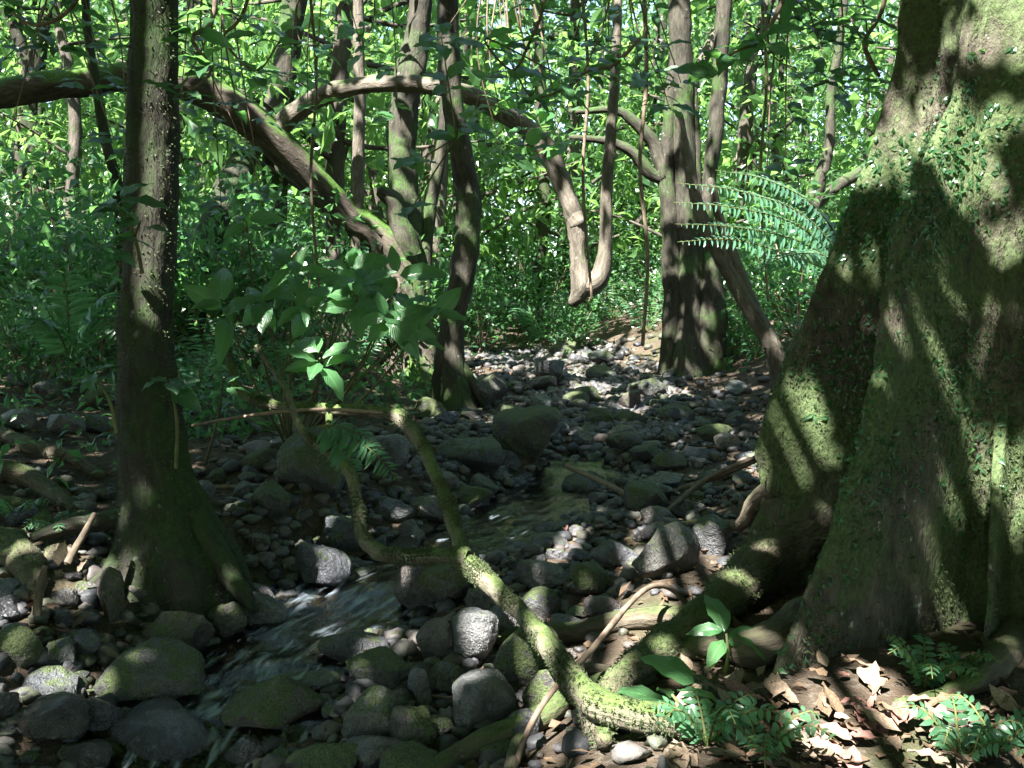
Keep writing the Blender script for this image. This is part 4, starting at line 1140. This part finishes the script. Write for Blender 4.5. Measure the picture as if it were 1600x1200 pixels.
def shrub(name, label, base, hubs, stems, leaf_len, meshes=LEAVES, per=7, cat='shrub', stem_mat='stem', group=None):
    t = empty(name, tuple(base), label, cat, group)
    for st in stems:
        child('stem', tube_mesh('stem', [tube(st[0], st[1], 8, .03, .12, random.randrange(99))]), M[stem_mat], t)
    for k, h in enumerate(hubs):
        p = h[0]; whorl(t, p, h[1] if len(h) > 1 else (0.1, -.35, 1), h[2] if len(h) > 2 else per, leaf_len * (h[3] if len(h) > 3 else 1), meshes, seed=abs(hash((round(float(p[0]), 2), round(float(p[2]), 2)))) % 9999)
    return t
sb = G(455, 700)
def hb(px, py, y, n=7, l=1.0, up=(.1, -.75, .8)): return (P(px, py, y), up, n, l)
hubs = [hb(385, 345, 5.3, 8, .62), hb(410, 470, 5.3, 8, 1), hb(455, 410, 5.35, 7, .85), hb(545, 420, 5.3, 8, .8), hb(605, 498, 5.0, 7, .95, (.2, -.9, .6)), hb(560, 440, 5.1, 6, .8), hb(640, 520, 5.05, 5, .85), hb(500, 560, 5.1, 7, .8),
        hb(350, 480, 5.4, 6, 1.0), hb(680, 480, 5.1, 4, .9), hb(470, 480, 5.2, 7, .9), hb(560, 470, 5.2, 6, 1.0), hb(620, 440, 5.3, 6, .85)]
stems = []
root_ = np.array(sb)
for h in hubs:
    e = h[0]; md = root_ * .45 + e * .55 + np.array([rng.uniform(-.08, .08), rng.uniform(-.08, .08), -.06])
    stems.append(([root_ - np.array([0, 0, .05]), md, e], [.009, .007, .004]))
shrub('broadleaf_shrub', 'bright broad-leaved shrub beside the left tree, some leaves sunlit', root_, hubs, stems, .25)

def small_plant(px, py, yd, n, ln, label, foot=None, meshes=LEAVES_DARK, up=(.05, -.4, 1), name='sapling', cat='sapling', extra=()):
    hub = P(px, py, yd)
    b = np.array([hub[0], yd + .02, H(hub[0], yd)]) if foot is None else np.asarray(foot, float)
    if b[2] > hub[2] - .02: b[2] = hub[2] - .1
    md = (b + hub) / 2 + np.array([.02, -.01, 0])
    hs = [(hub, up, n, 1)] + [(P(a, c, yd + dd), up, nn_, .85) for a, c, dd, nn_ in extra]
    sts = [([b - np.array([0, 0, .03]), md, hub], [.009, .007, .004])] + [([md, (md + h[0]) / 2, h[0]], [.006, .005, .003]) for h in hs[1:]]
    return shrub(name, label, b, hs, sts, ln, meshes, cat=cat)
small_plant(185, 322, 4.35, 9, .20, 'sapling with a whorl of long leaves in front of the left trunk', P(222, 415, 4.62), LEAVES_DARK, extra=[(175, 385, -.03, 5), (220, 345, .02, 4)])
small_plant(150, 590, 4.5, 5, .12, 'small seedling with pale leaves left of the mossy tree', P(182, 665, 4.62))
small_plant(265, 592, 4.4, 7, .14, 'seedling sprouting at the right side of the mossy trunk', P(275, 720, 4.62))
small_plant(350, 590, 5.0, 5, .12, 'seedling with a sunlit white-looking leaf under the shrub', G(320, 720), meshes=LEAVES)
small_plant(1135, 990, 3.6, 5, .185, 'young plant with five glossy leaves before the buttress root', np.array([.72, 3.62, .12]), LEAVES)
small_plant(1050, 1085, 3.3, 5, .20, 'seedling with large pale leaves at the bottom by the fallen branch', None, LEAVES, extra=[(1090, 1075, .05, 3)])
small_plant(715, 190 + 10, 6.5, 6, .26, 'hanging spray of leaves before the hooped branch', P(700, -150, 6.6), LEAVES, extra=[(700, 130, 0, 6), (655, 250, .1, 5), (690, 60, 0, 7), (640, 330, .1, 3)], name='overhanging_branch', cat='branch')
def overhang(label, start, hubs, ln, mesh=LEAVES_DARK, n=6):
    s = P(*start); t = empty('overhanging_branch', tuple(s), label, 'branch')
    prev = s; pts = [s] + [P(*h) for h in hubs]
    child('stem', tube_mesh('stem', [tube(pts, np.linspace(.014, .005, len(pts)), 7, .04, .1, 5)]), M['twig'], t)
    for k, h in enumerate(pts[1:]):
        whorl(t, h, (.1, -.2, 1), n, ln, mesh, seed=k + int(start[0]))
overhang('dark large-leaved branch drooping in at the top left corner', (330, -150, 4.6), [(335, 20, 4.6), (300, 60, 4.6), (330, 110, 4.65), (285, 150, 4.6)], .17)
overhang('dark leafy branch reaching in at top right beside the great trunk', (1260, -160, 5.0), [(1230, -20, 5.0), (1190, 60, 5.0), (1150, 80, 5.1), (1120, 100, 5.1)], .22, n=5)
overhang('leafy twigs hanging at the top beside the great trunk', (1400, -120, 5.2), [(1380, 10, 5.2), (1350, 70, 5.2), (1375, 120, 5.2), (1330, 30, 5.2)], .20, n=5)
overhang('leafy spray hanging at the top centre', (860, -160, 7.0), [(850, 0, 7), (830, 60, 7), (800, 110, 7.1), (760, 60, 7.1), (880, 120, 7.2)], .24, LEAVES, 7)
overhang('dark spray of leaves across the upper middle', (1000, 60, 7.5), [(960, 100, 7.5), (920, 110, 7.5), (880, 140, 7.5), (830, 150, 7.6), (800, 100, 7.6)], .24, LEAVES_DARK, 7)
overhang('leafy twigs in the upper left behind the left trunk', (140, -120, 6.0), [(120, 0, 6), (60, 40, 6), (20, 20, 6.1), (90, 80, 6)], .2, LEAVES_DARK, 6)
overhang('spray of leaves before the bowed trunk top', (420, -120, 7.0), [(380, 20, 7), (350, 60, 7), (400, 110, 7), (440, 60, 7)], .22, LEAVES, 6)

def spray(label, px, py, yd, w, h, nh, ln, mesh, seed):
    """several twigs drooping from one limb above the picture, a whorl of leaves at each node"""
    r = np.random.default_rng(seed)
    s0 = P(px, -160, yd); t = empty('overhanging_branch', tuple(s0), label, 'branch')
    for k in range(nh):
        e = P(px + r.uniform(-w, w), py + r.uniform(-h, h), yd + r.uniform(-.5, .5))
        md = s0 * .5 + e * .5 + r.normal(0, .12, 3)
        child('stem', tube_mesh('stem', [tube([s0, md, e], [.011, .007, .003], 6, .08, .1, k)]), M['twig'], t)
        for q, n in ((e, 5), (md * .35 + e * .65 + r.normal(0, .05, 3), 4)):
            whorl(t, q, (r.uniform(-.3, .3), -.3, 1), n, ln, mesh, seed=seed * 50 + k)
spray('leafy bough overhanging the stream right of the hooped branch', 790, 130, 8.6, 130, 120, 11, .22, LEAVES, 1)
spray('dark leafy bough above the hooked branch end', 960, 110, 8.2, 110, 110, 10, .22, LEAVES_DARK, 2)
spray('leafy bough in front of the far sunlit wood, left of the legged tree', 560, 90, 8.8, 120, 110, 9, .20, LEAVES, 3)
spray('leafy bough hanging left of the great trunk', 1260, 140, 7.0, 110, 130, 10, .18, LEAVES_DARK, 4)
spray('leafy bough at the upper left behind the upright mossy tree', 120, 130, 7.4, 130, 140, 10, .17, LEAVES_DARK, 5)
spray('leafy bough between the upright tree and the bowed trunk', 340, 210, 7.6, 70, 120, 7, .17, LEAVES_DARK, 6)

# ------------------------------------------------------------------ ferns
def leaflet_mesh(seed=0):
    m = single_leaf('leaflet', .75, .18, .2, 4, .02, 40 + seed); m.materials.append(M['fern']); return m
LEAFLET = [leaflet_mesh(k) for k in range(3)]
LEAFLET_PALE = [m.copy() for m in LEAFLET]
for m in LEAFLET_PALE: m.materials.clear(); m.materials.append(M['tree_fern'])
def frond(parent, pts, nleaf, ll, split=True, wid=.005, lw=.75, up=(0, -.4, 1.0), blades=None):
    """arching rachis with two rows of leaflets; split: every leaflet an object"""
    c = catmull(np.asarray(pts, float), 40)
    f = child('frond', tube_mesh('frond', [tube(pts, np.linspace(wid, wid * .3, len(pts)), 6, .04, .05, 1)]), M['fern_stem'], parent)
    tg = unit(np.gradient(c, axis=0))
    up = np.array(up)
    B, D, N_, LL = [], [], [], []
    for k in range(nleaf):
        t = .12 + .88 * k / nleaf; i = int(t * 39)
        sd = unit(np.cross(tg[i], up)); nrm = np.cross(sd, tg[i])
        l = ll * (math.sin(math.pi * min(1, .18 + t * .80)) ** .7) * rng.uniform(.9, 1.1)
        for sgn in (-1, 1):
            d = sd * sgn + tg[i] * .35 - nrm * .18 + rng.normal(0, .12, 3)
            B.append(c[i]); D.append(d); N_.append(nrm); LL.append(l)
    if split:
        for b, d, n2, l in zip(B, D, N_, LL):
            o = link('leaflet', (blades or LEAFLET)[random.randrange(3)], None, f)
            o.matrix_local = frame(b, d, n2, (l * lw, l, l))
    else:
        LL = np.array(LL)
        me = leaf_mesh('leaflets', np.array(B), np.array(D), np.array(N_), LL, LL * .20, fold=.1)
        o = link('leaflets', me, M['fern'], f); o['kind'] = 'stuff'
    return f
def fern(name, label, base, tips, nleaf, ll, split=True, arch=.35, group=None, cat='fern', lw=.75):
    t = empty(name, tuple(base), label, cat, group)
    b = np.asarray(base, float)
    for tp in tips:
        tp = np.asarray(tp, float); L = np.linalg.norm(tp - b)
        m1_ = b + (tp - b) * .33 + np.array([0, 0, arch * L * .8]); m2_ = b + (tp - b) * .68 + np.array([0, 0, arch * L * .85])
        frond(t, [b, m1_, m2_, tp], nleaf, ll, split, lw=lw)
    return t
# the tree fern behind the great trunk: feathery fronds fanning to the left
tf_top = P(1345, 440, 6.6)
tf = empty('tree_fern', (tf_top[0], tf_top[1], float(H(tf_top[0], tf_top[1]))), 'tree fern fanning bluish feathery fronds left of the great trunk', 'fern')
child('trunk', tube_mesh('trunk', [tube([np.array([tf_top[0], tf_top[1], H(tf_top[0], tf_top[1]) - .1]), tf_top * [1, 1, .6] + [0, 0, .3], tf_top], [.09, .07, .05], 12, .04, .2, 8)]), M['bark_left'], tf)
for pts in [[(1345, 440, 6.6), (1280, 330, 6.45), (1200, 282, 6.3), (1118, 266, 6.2)], [(1345, 440, 6.6), (1260, 340, 6.35), (1160, 300, 6.1), (1058, 286, 5.95)], [(1345, 440, 6.6), (1250, 355, 6.3), (1150, 325, 6.05), (1052, 316, 5.9)],
            [(1345, 440, 6.6), (1250, 378, 6.3), (1150, 355, 6.1), (1055, 350, 5.95)], [(1345, 440, 6.6), (1250, 405, 6.3), (1150, 375, 6.1), (1058, 378, 6.0)], [(1345, 440, 6.6), (1290, 350, 6.7), (1240, 310, 6.8), (1180, 290, 6.9)], [(1345, 440, 6.6), (1290, 400, 6.2), (1230, 400, 5.9), (1170, 430, 5.7)]]:
    frond(tf, [P(*q) for q in pts], 42, .112, True, .006, .74, (0, -.65, .9), LEAFLET_PALE)
# near and middle ferns
fern('hanging_fern', 'small fern drooping from the fork of the mossy branch', P(500, 665, 4.75), [P(625, 752, 4.6), P(560, 745, 4.65), P(600, 705, 4.7)], 20, .10, True, .12)
fern('ground_fern', 'dark fern at the left edge with two broad arching fronds', P(110, 560, 6.2), [P(20, 470, 5.9), P(190, 480, 6.0), P(40, 520, 5.8), P(190, 530, 5.9), P(100, 430, 6.4)], 22, .18, True, .35)
g = G(850, 540)
fern('ground_fern', 'bright sunlit fern at the bend of the far stream', g, [g + np.array(v) for v in [(-.9, -.4, .55), (.8, -.5, .35), (-.5, -.8, .4), (.4, .3, .8), (-.9, .3, .7), (1.0, .1, .3)]], 16, .2, True, .3)
def low_fern(px, py, s, label, n=5, nl=13, ll=.05, split=True, mat=None, seed=0):
    g = G(px, py); r = np.random.default_rng(seed + px)
    tips = [g + s * np.array([math.cos(a) * r.uniform(.7, 1), math.sin(a) * r.uniform(.7, 1) - .2, r.uniform(.25, .7)]) for a in np.linspace(0, 5.3, n) + r.uniform(0, 1)]
    return fern('low_fern', label, g, tips, nl, ll, split, .3, lw=1.5)
low_fern(1105, 1165, .26, 'bluish pinnate fern clump at the bottom right of the fallen branch', 6, 10, .055)
low_fern(1190, 1190, .24, 'low fern at the bottom edge below the buttress foot', 5, 10, .05)
low_fern(1445, 1075, .20, 'small fern growing against the buttress base', 6, 10, .05)
low_fern(1500, 1195, .24, 'bluish fern at the bottom edge among dead leaves on the right', 5, 10, .05)
low_fern(1560, 1180, .24, 'fern frond in the bottom right corner', 4, 10, .05)
low_fern(1500, 1060, .16, 'tiny fern right of the buttress fern', 4, 9, .04)
low_fern(100, 850, .2, 'dark fern tuft between the left bank roots', 6, 12, .05)
low_fern(30, 820, .2, 'dark fern tuft at the left edge above the stump', 6, 12, .05)
k = 0
for px, py, nm in [(60, 560, 'at the far left'), (150, 545, 'behind the left edge fern'), (440, 590, 'behind the shrub'), (560, 575, 'left of the arching tree foot'), (780, 480, 'left of the far bend'), (900, 505, 'on the dark mound'), (960, 500, 'right of the dark mound'), (1010, 520, 'before the sunlit clearing'), (1180, 560, 'beyond the leaning pale trunk'), (690, 500, 'behind the legged tree'), (300, 640, 'on the bank right of the left trunk'), (330, 600, 'right of the left trunk under leaves')]:
    g = G(px, py); s = .8 if px > 650 else .6
    r = np.random.default_rng(k); k += 1
    tips = [g + s * np.array([math.cos(a) * r.uniform(.7, 1.2), math.sin(a) * r.uniform(.7, 1.2), r.uniform(.3, .9)]) for a in np.linspace(0, 5.5, 8)]
    fern('ground_fern', 'middle-distance fern clump ' + nm, g, tips, 14, .13, False, .3)

# ------------------------------------------------------------------ fallen leaves
FLV = []
for k in range(270):
    if k < 210: px, py = random.uniform(1060, 1600), random.uniform(1055, 1215)
    elif k < 240: px, py = random.uniform(30, 330), random.uniform(890, 1080)
    else: px, py = random.uniform(850, 1180), random.uniform(640, 900)
    if py < 1100 and px > 1180 and random.random() < .4: continue
    g = G(px, py)
    z = g[2] + random.uniform(.012, .05)
    kind = random.choices([0, 1, 2], [.55, .2, .25])[0]
    o = link('fallen_leaf', random.choice(LITTER_SETS[kind]))
    a = random.uniform(0, 6.28); n = unit(np.array([random.gauss(0, .28), random.gauss(0, .28) - .1, 1]))
    d = np.array([math.cos(a), math.sin(a), 0.0]); d = d - n * d.dot(n)
    l = random.uniform(.05, .145) if k < 210 else random.uniform(.06, .12)
    o.matrix_world = frame((g[0] - d[0] * l / 2, g[1] - d[1] * l / 2, z), d, n, (l, l, l))
    where = 'at the foot of the great buttress' if k < 210 else 'on the left bank stones' if k < 240 else 'on the stony bar'
    tone = ['tan', 'reddish', 'dark brown'][kind]
    FLV.append((o, ('large ' if l > .095 else 'small ') + tone + ' dead leaf', tuple(g)))
    tag(o, f'curled {tone} dead leaf lying {where}', 'leaf', f'{tone} fallen leaves {where}')
name_by_neighbour(FLV, STONE_REFS + [('the young plant with five glossy leaves', G(1135, 1060)), ('the small fern against the buttress base', G(1445, 1075)), ('the fern in the bottom right corner', G(1560, 1180)), ('the low fern below the buttress foot', G(1190, 1190)), ('the foot of the front buttress', G(1200, 1095)), ('the tiny fern right of the buttress fern', G(1500, 1060)), ('the bluish bottom-edge fern', G(1400, 1195))])
def litter_mass():
    n = 13000
    y = rng.uniform(2.6, 14, n) ; x = rng.uniform(-.62, .62, n) * (y + 1)
    d = x - xs(y)
    k = ((d < -.8) | (d > .9) | (rng.random(n) < .4)) & ((y > 4.3) | (rng.random(n) < .45))
    x, y = x[k], y[k]; n = len(x)
    return leaf_mesh('leaf_litter', np.stack([x, y, H(x, y) + rng.uniform(.005, .03, n)], -1), rdir(n) * [1, 1, .3], rdir(n, 2.2), rng.uniform(.03, .09, n), rng.uniform(.015, .045, n), fold=.12, droop=.05)
tag(link('leaf_litter', litter_mass(), M['litter_dark']), 'thin scatter of small brown leaf litter over the forest floor', 'leaf litter', kind='stuff')
